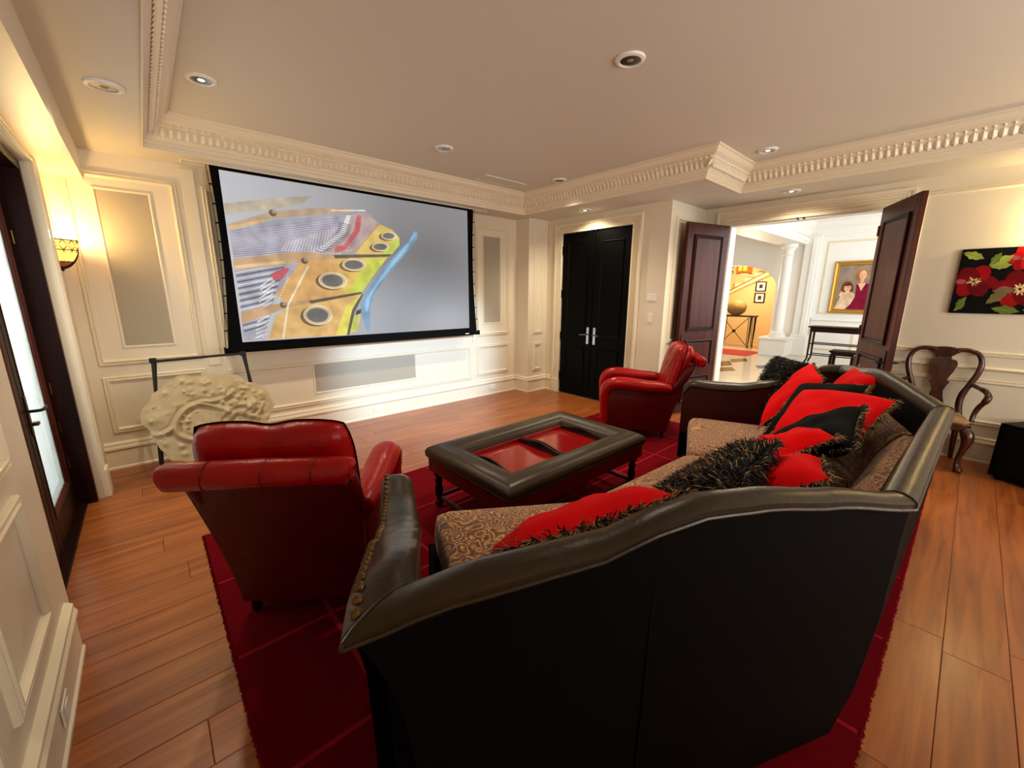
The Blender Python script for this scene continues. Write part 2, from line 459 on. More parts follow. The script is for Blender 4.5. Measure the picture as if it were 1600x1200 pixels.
WB = WF((0, YB, 0), (1, 0, 0), (0, -1, 0))
WD = WF((XD, 0, 0), (0, -1, 0), (-1, 0, 0))
WR = WF((XR, 0, 0), (0, -1, 0), (-1, 0, 0))
WL = WF((XL, 0, 0), (0, 1, 0), (1, 0, 0))
WJ = WF((0, YJ, 0), (1, 0, 0), (0, -1, 0))
WP = WF((0, 4.62, 0), (1, 0, 0), (0, -1, 0))
WPx = WF((4.455, 0, 0), (0, -1, 0), (-1, 0, 0))
wall_back = struct('wall_back', box(-0.62, 5.0, YB, YB+.15, -0.012, 2.95), WALL)
wall_corner = struct('wall_corner', box(4.455, XD, 4.62, YB, -0.012, S), WALL)
wall_door = struct('wall_far_right', boxes([(XD, XD+.14, YJ, 3.10, -.012, 2.95), (XD, XD+.14, 4.31, 5.05, -.012, 2.95), (XD, XD+.14, 3.10, 4.31, 2.44, 2.95)]), WALL)
wall_return = struct('wall_return', box(XD+.14, XR+.16, YJ, YJ+.14, -.012, 2.95), WALL)
wall_right = struct('wall_right', boxes([(XR, XR+.16, -2.75, 0.72, -.012, 3.6), (XR, XR+.16, 2.27, YJ, -.012, 3.6), (XR, XR+.16, 0.72, 2.27, 2.43, 3.6)]), WALL)
wall_left = struct('wall_left', boxes([(-.62, XL, -2.75, 2.49, -.012, 2.95), (-.62, XL, 4.25, YB, -.012, 2.95), (-.62, XL, 2.49, 4.25, 2.38, 2.95)]), WALL)
wr = []
for (a, b) in ((-.62, 1.0), (2.4, 3.4), (4.8, 5.95)): wr.append((a, b, -2.75, -2.6, -.012, 2.95))
for (a, b) in ((1.0, 2.4), (3.4, 4.8)): wr += [(a, b, -2.75, -2.6, -.012, .85), (a, b, -2.75, -2.6, 2.35, 2.95)]
wall_rear = struct('wall_rear', boxes(wr), WALL)
for i, (a, b) in enumerate(((1.0, 2.4), (3.4, 4.8))):  # rear windows added behind the camera to bring in daylight
    w = struct('window_%d' % (i+1), boxes([(a, a+.05, -2.74, -2.62, .85, 2.35), (b-.05, b, -2.74, -2.62, .85, 2.35), (a+.05, b-.05, -2.74, -2.62, .85, .9), (a+.05, b-.05, -2.74, -2.62, 2.3, 2.35), ((a+b)/2-.02, (a+b)/2+.02, -2.7, -2.66, .9, 2.3)], .004), TRIM)
ceiling = struct('ceiling', box(-.62, 5.95, -2.75, 5.06, CZ, CZ+.1), CEIL)
TX0, TX1, TX2, TY0, TY1, TY2 = 0.155, 4.25, 5.14, -1.9, 1.95, 4.51
struct('ceiling_soffit', boxes([(-.62, TX0, -2.75, 5.0, S, CZ), (TX0, TX1, TY2, 5.0, S, CZ), (TX1, 5.0, TY1, 5.0, S, CZ), (5.0, XR+.02, TY1, YJ+.1, S, CZ),
                               (TX2, XR+.02, -2.75, TY1, S, CZ), (TX0, TX2, -2.75, TY0, S, CZ)]), CEIL)
struct('ceiling_left_beam', box(XL-.01, -0.22, -2.62, YB, 2.432, S+.002), WALL)
# crown moulding around the tray
CROWN = [(0, -.006), (.010, -.006), (.010, .024), (.020, .030), (.020, .056), (.032, .062), (.036, .074), (.046, .078), (.052, .092), (.064, .108), (.086, .140), (.094, .150), (.104, .153), (.104, .166),
         (.118, .170), (.128, .176), (.146, .186), (.160, .202), (.168, .222), (.182, .226), (.182, .244)]
WC = WF((0, 0, S), (1, 0, 0), (0, 0, 1), (0, 1, 0))
tray = [(TX0, TY0), (TX2, TY0), (TX2, TY1), (TX1, TY1), (TX1, TY2), (TX0, TY2)]
crown = struct('trim_1', sweep(WC, tray, CROWN, True), TRIM, smooth=False)
# acanthus leaves and beads on the crown, far too many to count one by one
V, F = [], []
def leaf_unit(c, t, n, step, flip):
    """c on the moulding line (x,y), t along, n inward"""
    def q(a, d, z): return (c[0]+t[0]*a+n[0]*d, c[1]+t[1]*a+n[1]*d, S+z)
    b = len(V); h = step*0.47
    V.extend([q(-h, .062, .098), q(0, .050, .080), q(h, .062, .098), q(h*.9, .082, .132), q(0, .094, .150), q(-h*.9, .082, .132),
              q(0, .072, .087), q(0, .097, .137), q(-h*.55, .069, .095), q(h*.55, .069, .095)])
    for f in ((0, 1, 6, 8), (1, 2, 9, 6), (2, 3, 7, 9), (6, 9, 7), (8, 6, 7), (0, 8, 7, 5), (5, 7, 4), (7, 3, 4)): F.append([b+i for i in f])
    b = len(V); w = step*.28
    V.extend([q(-w, .103, .150), q(w*.6, .103, .150), q(w, .106, .172), q(-w*.6, .106, .172), q(0, .114, .152), q(w*.2, .116, .166)])
    for f in ((0, 1, 4), (1, 2, 5, 4), (2, 3, 5), (3, 0, 4, 5)): F.append([b+i for i in f])
for i in range(len(tray)):
    A = Vector(tray[i]); B = Vector(tray[(i+1) % len(tray)]); d = (B-A).normalized(); n = Vector((-d.y, d.x))
    if i == 0: continue
    L = (B-A).length; m0 = -.085 if i == 3 else .10; m1 = -.085 if i == 2 else .10; cnt = int((L-m0-m1)/.05)
    for k2 in range(cnt+1):
        s0 = m0+(L-m0-m1)*k2/cnt
        leaf_unit(A+d*s0, d, n, .05, i)
obj('leaf_ornament', (V, F), TRIM, crown, kind='stuff')

# baseboards
def baseboard(name, wf, a0, a1):
    return struct(name, sweep(wf, [(a1, 0), (a0, 0)], [(-w, d) for w, d in BASEP], False), TRIM)
baseboard('baseboard_back', WB, XL, 4.455)
baseboard('baseboard_corner', WF((0, 4.62, 0), (1, 0, 0), (0, -1, 0)), 4.425, XD)
baseboard('baseboard_corner_side', WPx, -YB, -4.59)
baseboard('baseboard_far_right', WD, -4.62, -4.47)
baseboard('baseboard_far_right_near', WD, -2.99, -2.57)
baseboard('baseboard_return', WJ, XD-.03, XR)
baseboard('baseboard_right', WR, -0.56, 2.6)
baseboard('baseboard_right_far', WR, -2.6, -2.42)
baseboard('baseboard_left', WL, -2.6, 2.40)
# back wall panelling
PAR = wall_back
panel(WB, -.36, .935, .36, 2.51, PAR)
panel(WB, -.36, .33, .36, .836, PAR)
panel(WB, .54, .935, 3.56, 2.51, PAR)
panel(WB, .54, .30, 3.55, .80, PAR)
panel(WB, 3.66, .935, 4.30, 2.51, PAR)
panel(WB, 3.66, .33, 4.30, .80, PAR)
for (a0, b0, a1, b1) in ((-.165, 1.10, .155, 2.37), (3.815, 1.13, 4.12, 2.37), (1.355, .44, 2.62, .755)):
    panel(WB, a0-.02, b0-.02, a1+.02, b1+.02, PAR, THIN, 'grille_frame')
    obj('speaker_grille', slab(WB, a0, b0, a1, b1, 0, .006), GRILLE, PAR)
obj('pilaster_strip', slab(WB, .395, .86, .50, 2.63, 0, .012, .003), TRIM, PAR)
obj('pilaster_strip', slab(WB, 3.585, .86, 3.635, 2.63, 0, .012, .003), TRIM, PAR)
panel(WP, 4.565, .94, 4.765, 2.45, wall_corner); panel(WP, 4.565, .34, 4.765, .80, wall_corner)
panel(WJ, 5.0, .94, 5.70, 2.50, wall_return); panel(WJ, 5.0, .33, 5.70, .82, wall_return)
panel(WR, -.52, 1.01, 1.9, 2.53, wall_right)
panel(WR, -.52, .36, 1.9, .80, wall_right)
RAIL = [(0, 0), (0, .012), (.010, .026), (.022, .030), (.032, .020), (.040, .008), (.048, 0)]
obj('chair_rail', sweep(WR, [(2.6, .88), (-.56, .88)], [(-w, d) for w, d in RAIL], False), TRIM, wall_right)
# left wall near the camera
panel(WL, 1.60, .36, 2.14, .86, wall_left); panel(WL, -.3, .36, 1.44, .86, wall_left)
panel(WL, -.3, .96, 2.16, 2.30, wall_left)
# casings
def fluted(width):
    pr = [(0, 0), (0, .030)]; nf = 4; a = .018
    wv = (width-2*a)/nf
    pr.append((a, .030))
    for i in range(nf):
        s0 = a+i*wv
        pr += [(s0+wv*.15, .020), (s0+wv*.5, .016), (s0+wv*.85, .020), (s0+wv, .030)]
    pr += [(width, .034), (width+.012, .034), (width+.012, 0)]
    return pr
def casing(name, wf, a0, a1, top, width, parent=None):
    # path runs up one side, over the head and down the other: offsets point outward
    pr = [(w, d) for w, d in fluted(width)]
    o = struct(name, sweep(wf, [(a0, .22), (a0, top), (a1, top), (a1, .22)], pr, False), TRIM)
    for a, s in ((a0, -1), (a1, 1)):
        obj('plinth_block', slab(wf, min(a, a+s*(width+.018)), 0, max(a, a+s*(width+.018)), .22, 0, .04, .003), TRIM, o)
    return o
casing('trim_2', WD, -4.31, -3.10, 2.44, .12)
casing('trim_3', WR, -2.27, -0.72, 2.43, .15)
def casing_left():
    o = struct('trim_4', sweep(WL, [(2.49, 2.385), (4.25, 2.385), (4.25, .22)], fluted(.13), False), TRIM)
    for a0, a1 in ((4.25, 4.405),):
        obj('plinth_block', slab(WL, a0, 0, a1, .22, 0, .045, .003), TRIM, o)
casing_left()
# ------------------------------------------------------------------ doors
def leaf_panels(parent, w, h, t, m, mp, fn, px):
    """raised panels on both faces of a door leaf in local x (0..w), z"""
    sw = .115
    for (z0, z1) in ((.14, .50), (.62, .98), (1.10, h-.14)):
        for sgn in (-1, 1):
            y = sgn*t/2
            wf = WF((0, y, 0), (1, 0, 0), (0, sgn, 0))
            pr = [(0, 0), (0, .014), (.014, .018), (.030, .004), (.040, -.002)]
            pr = [(w_, d_+.0005) for w_, d_ in pr]
            if sgn == 1: wf = WF((w, y, 0), (-1, 0, 0), (0, 1, 0))
            obj('panel_moulding', sweep(wf, rect(sw, z0, w-sw, z1), pr, True), mp, parent)
            obj('raised_panel', slab(wf, sw+.042, z0+.042, w-sw-.042, z1-.042, 0, .008, .003), m, parent)
def lever(parent, x, z, y, sgn, dirx, m):
    bm = box(x-.022, x+.022, min(y, y+sgn*.008), max(y, y+sgn*.008), z-.13, z+.11, .003)
    h = obj('handle_plate', bm, m, parent)
    p = [(x, y+sgn*.005, z), (x, y+sgn*.05, z), (x+dirx*.03, y+sgn*.058, z), (x+dirx*.11, y+sgn*.056, z-.008)]
    obj('lever', tube(catmull(p, 4), .009, 8), m, h, smooth=True)
def hinged_leaf(name, label, hinge, ang, w, flipx):
    """leaf along local +x from the hinge"""
    t = .045; h = 2.42
    d = struct(name, box(0, w, -t/2, t/2, .008, h, .003), MAHOG, label=label)
    leaf_panels(d, w, h, t, MAHOG, MAHOGD, None, None)
    for sgn in (-1, 1): lever(d, w-.06, .95, sgn*t/2, sgn, -1, IRON)
    for z in (.25, 1.2, 2.2): obj('hinge', tube([(0, -t/2-.004, z-.05), (0, -t/2-.004, z+.05)], .009, 8), BRASS, d, smooth=True)
    d.location = hinge; d.rotation_euler = (0, 0, ang)
    return d
def ang(a, b): return math.atan2(b[1]-a[1], b[0]-a[0])
hinged_leaf('door_3', 'panelled mahogany door leaf standing open behind the far red armchair', (5.775, 2.285, 0), ang((5.761, 2.271), (5.086, 2.456)), .745, 1)
hinged_leaf('door_4', 'panelled mahogany door leaf standing open beside the wooden armchair', (5.71, .76, 0), ang((5.645, .819), (4.985, .505)), .76, 1)
for o_, z in (('a', 0),):
    obj('roller_catch', boxes([(XR-.01, XR+.05, 1.46, 1.48, 2.41, 2.43), (XR-.01, XR+.05, 1.52, 1.54, 2.41, 2.43)], .002), IRON, bpy.data.objects['trim_3'], label='two small black catches under the door head')
obj('roller_catch', boxes([(XD-.02, XD+.03, 3.66, 3.70, 2.425, 2.445), (XD-.02, XD+.03, 3.74, 3.78, 2.425, 2.445)], .002), IRON, bpy.data.objects['trim_2'])
# white jamb lining of the open doorway
struct('trim_5', boxes([(XR-.004, XR+.164, 2.25, 2.272, 0, 2.43), (XR-.004, XR+.164, .718, .74, 0, 2.43), (XR-.004, XR+.164, .74, 2.25, 2.41, 2.432)], .002), WPAINT)
# closed black double door
d2 = struct('door_2', boxes([(XD+.01, XD+.055, 3.105, 4.305, .004, 2.436)], .002), BLACKP, label='closed black double door with chrome lever handles')
for i, (y0, y1) in enumerate(((3.71, 4.295), (3.115, 3.70))):
    wf = WF((XD+.01, 0, 0), (0, -1, 0), (-1, 0, 0))
    lf = obj('door_leaf', slab(wf, -y1, .01, -y0, 2.43, 0, .014, .004), BLACKP, d2)
    for (z0, z1) in ((.16, .78), (.95, 2.28)):
        obj('panel_moulding', sweep(WF((XD-.004, 0, 0), (0, -1, 0), (-1, 0, 0)), rect(-y1+.11, z0, -y0-.11, z1), THIN, True), BLACKP, lf)
    yh = y0+.055 if i == 0 else y1-.055
    pl = obj('handle_plate', slab(WF((XD-.004, 0, 0), (0, -1, 0), (-1, 0, 0)), -yh-.022, .83, -yh+.022, 1.08, 0, .008, .003), CHROME, lf)
    sd = 1 if i == 0 else -1
    p = [(XD-.008, yh, .97), (XD-.055, yh, .97), (XD-.062, yh+sd*.03, .97), (XD-.06, yh+sd*.11, .965)]
    obj('lever', tube(catmull(p, 4), .009, 8), CHROME, lf, smooth=True)
    yy = y1 if i == 0 else y0
    for z in (.28, .92, 1.56, 2.2): obj('hinge', box(XD-.012, XD-.002, yy-.012, yy+.012, z-.06, z+.06, .003), BLACKP, d2)
# left french door: dark frame, frosted panes
XG = -0.60
d1 = struct('door_1', boxes([(XG-.02, XL-.03, 4.195, 4.25, 0, 2.38), (XG-.02, XL-.03, 2.49, 2.545, 0, 2.38), (XG-.02, XL-.03, 2.545, 4.195, 2.32, 2.38)], .003), MAHOGD, label='dark wood glazed french door in the left wall')
obj('threshold', box(XG-.02, XL-.085, 2.50, 4.24, -.011, .012, .004), MAHOGD, d1)
for (y0, y1, hy) in ((3.375, 4.19, 3.44), (2.55, 3.365, 3.30)):
    lf = obj('door_leaf', boxes([(XG-.02, XG+.025, y0, y0+.10, .02, 2.315), (XG-.02, XG+.025, y1-.11, y1, .02, 2.315), (XG-.02, XG+.025, y0+.10, y1-.11, .02, .24), (XG-.02, XG+.025, y0+.10, y1-.11, 2.2, 2.315)], .004), MAHOGD, d1)
    obj('pane', box(XG-.003, XG+.003, y0+.095, y1-.105, .235, 2.205), GLASSF, lf)
    obj('glazing_bead', sweep(WF((XG+.006, 0, 0), (0, 1, 0), (1, 0, 0)), rect(y0+.085, .225, y1-.095, 2.215), [(0, 0), (0, .024), (.012, .020), (.020, 0)], True), MAHOG, lf)
    if hy > 3.4:
        pl = obj('handle_plate', box(XG+.025, XG+.032, hy-.02, hy+.02, .76, .99, .003), BRASS, lf)
        p = [(XG+.03, hy, .90), (XG+.075, hy, .90), (XG+.085, hy+.03, .90), (XG+.083, hy+.13, .895)]
        obj('lever', tube(catmull(p, 4), .009, 8), IRON, lf, smooth=True)
        obj('thumb_turn', box(XG+.03, XG+.06, hy-.012, hy+.03, .815, .835, .004), BRASS, lf)
for z in (.35, .62, .90, 1.9): obj('hinge', tube([(XG+.03, 4.192, z-.04), (XG+.03, 4.192, z+.04)], .009, 8), BRASS, d1, smooth=True)
# small wall plates
def plate(name, wf, a, b, w, h, label, cat, group=None, slots=True):
    o = thing(name, label, cat, wf.p(a, b))
    if group: o['group'] = group
    obj('cover_plate', slab(wf, a-w/2, b-h/2, a+w/2, b+h/2, 0, .006, .002), WHITEP, o, world=True)
    if slots: obj('insert', slab(wf, a-w*.22, b-h*.3, a+w*.22, b+h*.3, .006, .009, .001), WPAINT, o, world=True)
    return o
WBB = WF((0, YB-.024, 0), (1, 0, 0), (0, -1, 0))
plate('wall_outlet', WBB, 2.06, .115, .115, .075, 'white outlet on the baseboard below the low speaker grille', 'outlet')
plate('wall_outlet', WBB, 3.95, .115, .115, .075, 'white outlet on the baseboard near the room corner pilaster', 'outlet')
plate('wall_outlet', WF((XL+.024, 0, 0), (0, 1, 0), (1, 0, 0)), 1.93, .105, .115, .075, 'outlet on the left baseboard nearest the camera', 'outlet')
plate('wall_outlet', WF((XR-.024, 0, 0), (0, -1, 0), (-1, 0, 0)), .235, .105, .075, .115, 'outlet on the baseboard between wooden armchair and black box', 'outlet')
plate('light_switch', WD, -2.783, 1.259, .075, .12, 'white rocker light switch right of the black double door', 'switch')
plate('thermostat', WD, -2.778, 1.52, .13, .09, 'small white control panel above the light switch', 'control panel', slots=False)
# ------------------------------------------------------------------ recessed lights and vent
WARM = (1.0, 0.85, 0.62)
def downlight(x, y, z, label, power, lit, aim=None, size=115):
    o = thing('recessed_light', label, 'ceiling light', (x, y, z-.008), 0, 'recessed ceiling lights')
    obj('trim_ring', lathe([(.062, .006), (.060, -.004), (.066, -.008), (.082, -.004), (.086, .008)], 24), WPAINT, o, smooth=True)
    obj('reflector', lathe([(.061, -.001), (.048, .003), (.03, .0055), (.0001, .006)], 20), DARKM if lit is None else CHROME, o, smooth=True)
    obj('bulb', lathe([(.0001, -.004), (.018, -.002), (.026, .003), (.03, .007)], 16), BULB if lit else flat_mat('unlit_lamp', (150, 140, 120)), o, smooth=True)
    if power:
        s = spot_light('downlight_beam', (x, y, z-.03), aim or (x, y, 0), power, WARM, size, 0.8, 0.04)
    return o
downlight(.481, 3.569, CZ, 'lit recessed ceiling light in the tray corner above the left panel', 34, True)
downlight(2.334, 3.595, CZ, 'recessed ceiling light in the tray above the middle of the screen', 42, False)
downlight(3.962, 3.596, CZ, 'small dark recessed ceiling light near the ceiling vent', 30, None)
downlight(2.331, 1.583, CZ, 'recessed ceiling light with silver bowl in the middle of the tray ceiling', 55, False)
downlight(4.633, 1.555, CZ, 'bright lit recessed ceiling light above the open doorway', 55, True)
downlight(.006, 3.366, S, 'recessed light in the left soffit beside the french door', 14, False)
downlight(4.599, 3.698, S, 'recessed light in the soffit over the black double door', 24, True, None, 150)
downlight(5.407, 1.528, S, 'recessed light in the soffit over the open doorway', 24, True, None, 150)
vent = thing('ceiling_vent', 'long white linear air vent in the ceiling corner above the screen', 'vent', (3.48, 4.12, CZ))
obj('frame', boxes([(3.16, 3.80, 4.00, 4.012, CZ-.012, CZ-.001), (3.16, 3.80, 4.228, 4.24, CZ-.006, CZ-.001), (3.16, 3.172, 4.012, 4.228, CZ-.006, CZ-.001), (3.788, 3.80, 4.012, 4.228, CZ-.006, CZ-.001)], .002), WPAINT, vent, world=True)
obj('vent_panel', box(3.172, 3.788, 4.012, 4.228, CZ-.004, CZ-.001), CEIL, vent, world=True)
# ------------------------------------------------------------------ projection screen
YS = 4.70
WS = WF((0, YS, 0), (1, 0, 0), (0, -1, 0))
scr = thing('projection_screen', 'wide black-bordered projection screen showing the inside of a grand piano', 'projection screen', (2.03, YS, 1.0))
def scallop(x0, x1, z0, z1, side):
    n = 10
    return [(x0+(x1-x0)*k/n+side*.035*math.sin(math.pi*k/n), z0+(z1-z0)*k/n) for k in range(n+1)]
obj('black_border', prism(scallop(.545, .600, 1.02, S, 1)+scallop(3.483, 3.515, S, 1.02, -1), -.006, 0, WS.p), BLACKF, scr, world=True)
ix0, ix1, iz0, iz1 = .668, 3.383, 1.085, 2.630
sh = []
tan = (196, 164, 120)
sh.append(([(0.672, 2.347), (1.131, 2.465), (1.443, 2.527), (1.352, 2.447), (1.089, 2.355), (0.672, 2.254)], (188, 176, 150)))
sh.append(([(0.687, 2.112), (1.079, 2.265), (1.712, 2.374), (1.845, 2.39), (1.442, 1.976), (1.305, 1.976), (0.691, 1.863)], (168, 166, 180)))
def quadline(a, b, w):
    d = Vector((b[0]-a[0], b[1]-a[1])).normalized(); n = Vector((-d.y, d.x))*w/2
    return [(a[0]+n.x, a[1]+n.y), (a[0]-n.x, a[1]-n.y), (b[0]-n.x, b[1]-n.y), (b[0]+n.x, b[1]+n.y)]
for k in range(26):
    t = k/25
    a = (.69, 1.875+.235*t); b = (1.36+.40*t, 1.985+.37*t)
    sh.append((quadline(a, b, .0045), (140, 136, 162) if k % 2 else (206, 198, 206)))
for k in range(20):
    t = k/19
    sh.append((quadline((1.10+.03*k, 1.965+.0*k), (1.16+.03*k, 2.05+.012*k), .008), (222, 210, 214)))
sh.append(([(1.846, 2.399), (2.006, 2.437), (2.142, 2.332), (2.117, 2.272), (1.834, 2.003), (1.55, 1.984), (1.444, 1.994)], (182, 156, 152)))
sh.append(([(1.778, 2.382), (1.826, 2.384), (1.753, 2.199), (1.487, 1.979), (1.444, 1.994), (1.698, 2.212)], (224, 226, 228)))
for k in range(16):
    t = k/15
    sh.append((quadline((1.70-.25*t*t-.02, 2.30-.31*t), (1.80-.30*t*t+.02, 2.28-.30*t), .007), (70, 76, 96)))
sh.append(([(1.894, 2.396), (1.944, 2.402), (1.911, 2.233), (1.739, 2.024), (1.622, 1.979), (1.619, 2.043), (1.723, 2.069), (1.853, 2.245)], (204, 92, 96)))
for k in range(14):
    t = k/13
    sh.append((quadline((1.87-.12*t*t, 2.36-.32*t), (1.93-.14*t*t, 2.355-.32*t), .006), (150, 50, 60)))
sh.append(([(0.681, 2.173), (1.04, 2.324), (1.414, 2.406), (1.832, 2.46), (1.828, 2.415), (1.239, 2.3), (1.048, 2.261), (0.688, 2.12)], (190, 160, 128)))
sh.append((quadline((.69, 2.14), (.98, 2.235), .028), (224, 186, 120)))
sh.append((quadline((1.62, 2.41), (1.99, 2.455), .014), (232, 226, 210)))
sh.append(([(2.142, 2.332), (2.29, 2.289), (2.385, 2.2), (2.38, 2.12), (2.272, 2.002), (1.832, 1.984), (1.942, 2.123)], (222, 190, 92)))
sh.append(([(2.385, 2.2), (2.38, 2.12), (2.272, 2.002), (2.141, 2.0), (2.281, 2.151)], (196, 212, 76)))
for k in range(14):
    t = k/13
    sh.append((ell(1.86+.27*t, 2.02+.30*t, .008, .010, 6), (160, 100, 60)))
sh.append(([(0.685, 1.759), (1.161, 1.855), (1.257, 1.825), (1.0, 1.541), (0.857, 1.091), (0.672, 1.096), (0.698, 1.458)], (160, 160, 176)))
for k in range(20):
    t = k/19
    sh.append((quadline((.69, 1.74-.55*t), (1.12-.24*t, 1.84-.60*t), .012), (76, 80, 104) if k % 2 else (214, 214, 222)))
for k in range(14):
    t = k/13
    sh.append((quadline((.88-.1*t, 1.62-.5*t), (1.02-.13*t, 1.72-.56*t), .010), (232, 230, 228)))
sh.append(([(.98, 1.74), (1.10, 1.80), (1.16, 1.80), (1.08, 1.69), (1.0, 1.68)], (206, 84, 96)))
sh.append(([(1.26, 1.86), (1.545, 1.929), (2.226, 1.979), (2.039, 1.763), (1.879, 1.563), (1.398, 1.505), (1.103, 1.453), (1.0, 1.541), (1.147, 1.717)], (220, 166, 92)))
sh.append(([(1.60, 1.93), (2.226, 1.979), (2.039, 1.763), (1.879, 1.563), (1.60, 1.53), (1.75, 1.74)], (226, 188, 84)))
sh.append(([(2.226, 1.979), (2.039, 1.763), (1.879, 1.563), (1.699, 1.543), (1.875, 1.777), (1.97, 1.954)], (204, 214, 70)))
for k in range(22):
    t = k/21
    sh.append((ell(1.13-.28*t, 1.70-.58*t, .010, .008, 6), (226, 220, 208)))
sh.append(([(1.099, 1.418), (1.411, 1.459), (1.878, 1.549), (1.764, 1.387), (1.671, 1.094), (1.017, 1.098), (0.889, 1.098), (0.976, 1.315)], (224, 176, 100)))
sh.append(([(1.878, 1.549), (1.764, 1.387), (1.671, 1.094), (1.545, 1.094), (1.687, 1.408)], (226, 214, 80)))
sh.append(([(0.688, 1.863), (1.123, 1.947), (1.305, 1.976), (1.547, 1.957), (2.272, 2.008), (2.247, 1.971), (1.4, 1.894), (1.03, 1.815), (0.679, 1.767)], (200, 158, 112)))
sh.append(([(1.60, 1.958), (2.272, 2.008), (2.25, 1.98), (1.62, 1.925)], (92, 76, 52)))
sh.append((quadline((.685, 1.79), (1.12, 1.86), .03), (230, 196, 140)))
sh.append(([(0.688, 1.375), (1.038, 1.454), (1.416, 1.505), (1.88, 1.573), (1.878, 1.549), (1.411, 1.459), (1.116, 1.418), (0.682, 1.257)], (196, 152, 104)))
sh.append(([(1.30, 1.475), (1.88, 1.573), (1.878, 1.549), (1.33, 1.445)], (86, 70, 50)))
sh.append(([(1.324, 1.828), (1.345, 1.829), (1.114, 1.432), (1.036, 1.097), (1.013, 1.098), (1.093, 1.436)], (240, 224, 184)))
for (cx_, cz_, rx_, rz_, rot) in ((2.246, 2.211, .079, .035, .09), (2.136, 2.081, .086, .039, .09), (1.813, 1.866, .11, .053, .05), (1.569, 1.689, .123, .071, .0), (1.381, 1.324, .12, .085, -.03)):
    sh.append((ell(cx_-.02, cz_-.012, rx_*1.28, rz_*1.28, 24, rot), (116, 84, 50)))
    sh.append((ell(cx_+.008, cz_, rx_*1.25, rz_*1.25, 24, rot), (236, 216, 168)))
    sh.append((ell(cx_, cz_, rx_*1.06, rz_*1.06, 24, rot), (150, 120, 80)))
    sh.append((ell(cx_, cz_, rx_*1.0, rz_*1.0, 24, rot), (232, 214, 176)))
    sh.append((ell(cx_, cz_, rx_*.92, rz_*.92, 24, rot), (98, 94, 88)))
sh.append(([(2.575, 2.298), (2.623, 2.292), (2.619, 2.22), (2.455, 2.024), (2.212, 1.769), (2.023, 1.544), (1.956, 1.343), (1.95, 1.118), (1.918, 1.119), (1.852, 1.345), (1.873, 1.484), (2.011, 1.663), (2.221, 1.909), (2.486, 2.168)], (112, 150, 180)))
sh.append(([(2.58, 2.28), (2.60, 2.25), (2.43, 2.03), (2.19, 1.78), (1.99, 1.54), (1.93, 1.345), (1.90, 1.35), (1.92, 1.48), (2.05, 1.66), (2.26, 1.91), (2.50, 2.16)], (136, 186, 220)))
sh.append(([(1.747, 1.289), (1.851, 1.335), (1.804, 1.126), (1.702, 1.112)], (206, 208, 96)))
sh.append(([(1.878, 1.549), (1.898, 1.543), (1.781, 1.347), (1.701, 1.092), (1.671, 1.094), (1.753, 1.368)], (84, 74, 60)))
sh.append(([(1.80, 1.36), (1.86, 1.38), (1.85, 1.33), (1.79, 1.31)], (60, 56, 56)))
for (a, b) in ((1.304, 1.88), (1.061, 1.436), (1.06, 2.315)):
    sh.append((ell(a, b, .034, .032, 10), (96, 74, 54))); sh.append((ell(a+.012, b+.012, .018, .02, 10), (170, 140, 104)))
def backdrop_mat():
    m, nt, b = new_mat('projected_backdrop')
    tc = nt.nodes.new('ShaderNodeTexCoord'); sx = nt.nodes.new('ShaderNodeSeparateXYZ'); nt.links.new(tc.outputs['Object'], sx.inputs[0])
    def M(op, a, b_=None):
        n = nt.nodes.new('ShaderNodeMath'); n.operation = op
        for i_, v in enumerate((a, b_)):
            if v is None: continue
            if isinstance(v, (int, float)): n.inputs[i_].default_value = v
            else: nt.links.new(v, n.inputs[i_])
        return n.outputs[0]
    u = M('DIVIDE', M('SUBTRACT', sx.outputs[0], ix0), ix1-ix0); v = M('DIVIDE', M('SUBTRACT', sx.outputs[2], iz0), iz1-iz0)
    def G(cu, cv, su, sv):
        a = M('DIVIDE', M('POWER', M('ABSOLUTE', M('SUBTRACT', u, cu)), 2.0), su); c = M('DIVIDE', M('POWER', M('ABSOLUTE', M('SUBTRACT', v, cv)), 2.0), sv)
        return M('EXPONENT', M('MULTIPLY', M('ADD', a, c), -1.0))
    val = M('ADD', M('SUBTRACT', M('ADD', .24, M('MULTIPLY', M('MAXIMUM', M('SUBTRACT', .6, u), 0.0), .42)), M('MULTIPLY', G(.76, .48, .06, .14), .11)), M('MULTIPLY', G(.86, .06, .03, .03), .13))
    mx = nt.nodes.new('ShaderNodeMix'); mx.data_type = 'RGBA'; mx.inputs[6].default_value = (0, 0, 0, 1); mx.inputs[7].default_value = (.98, .99, 1.05, 1)
    nt.links.new(val, mx.inputs[0]); nt.links.new(mx.outputs[2], b.inputs['Emission Color']); b.inputs['Emission Strength'].default_value = EMI
    b.inputs['Base Color'].default_value = (.05, .05, .05, 1)
    return m
obj('projected_image', ([WS.p(*p, .0005) for p in rect(ix0, iz0, ix1, iz1)], [[0, 1, 2, 3]]), backdrop_mat(), scr, world=True)
sh = [(p_, tuple(int(round(c*.80+168*.20)) for c in k_)) for p_, k_ in sh]
paint('piano_picture', WS, sh, scr, emit=1.0, d=.0008, step=0.00004)
obj('bottom_bar', slab(WS, .52, .985, 3.545, 1.035, -.022, .022, .008), BLACKF, scr, world=True)
obj('end_cap', slab(WS, .512, .98, .524, 1.045, -.026, .026, .003), BLACKP, scr, world=True)
obj('end_cap', slab(WS, 3.540, .98, 3.552, 1.045, -.026, .026, .003), BLACKP, scr, world=True)
obj('maker_badge', slab(WS, 3.30, 1.005, 3.36, 1.015, .022, .0235), WHITEP, scr, world=True, label='small white lettering strip on the bottom bar')
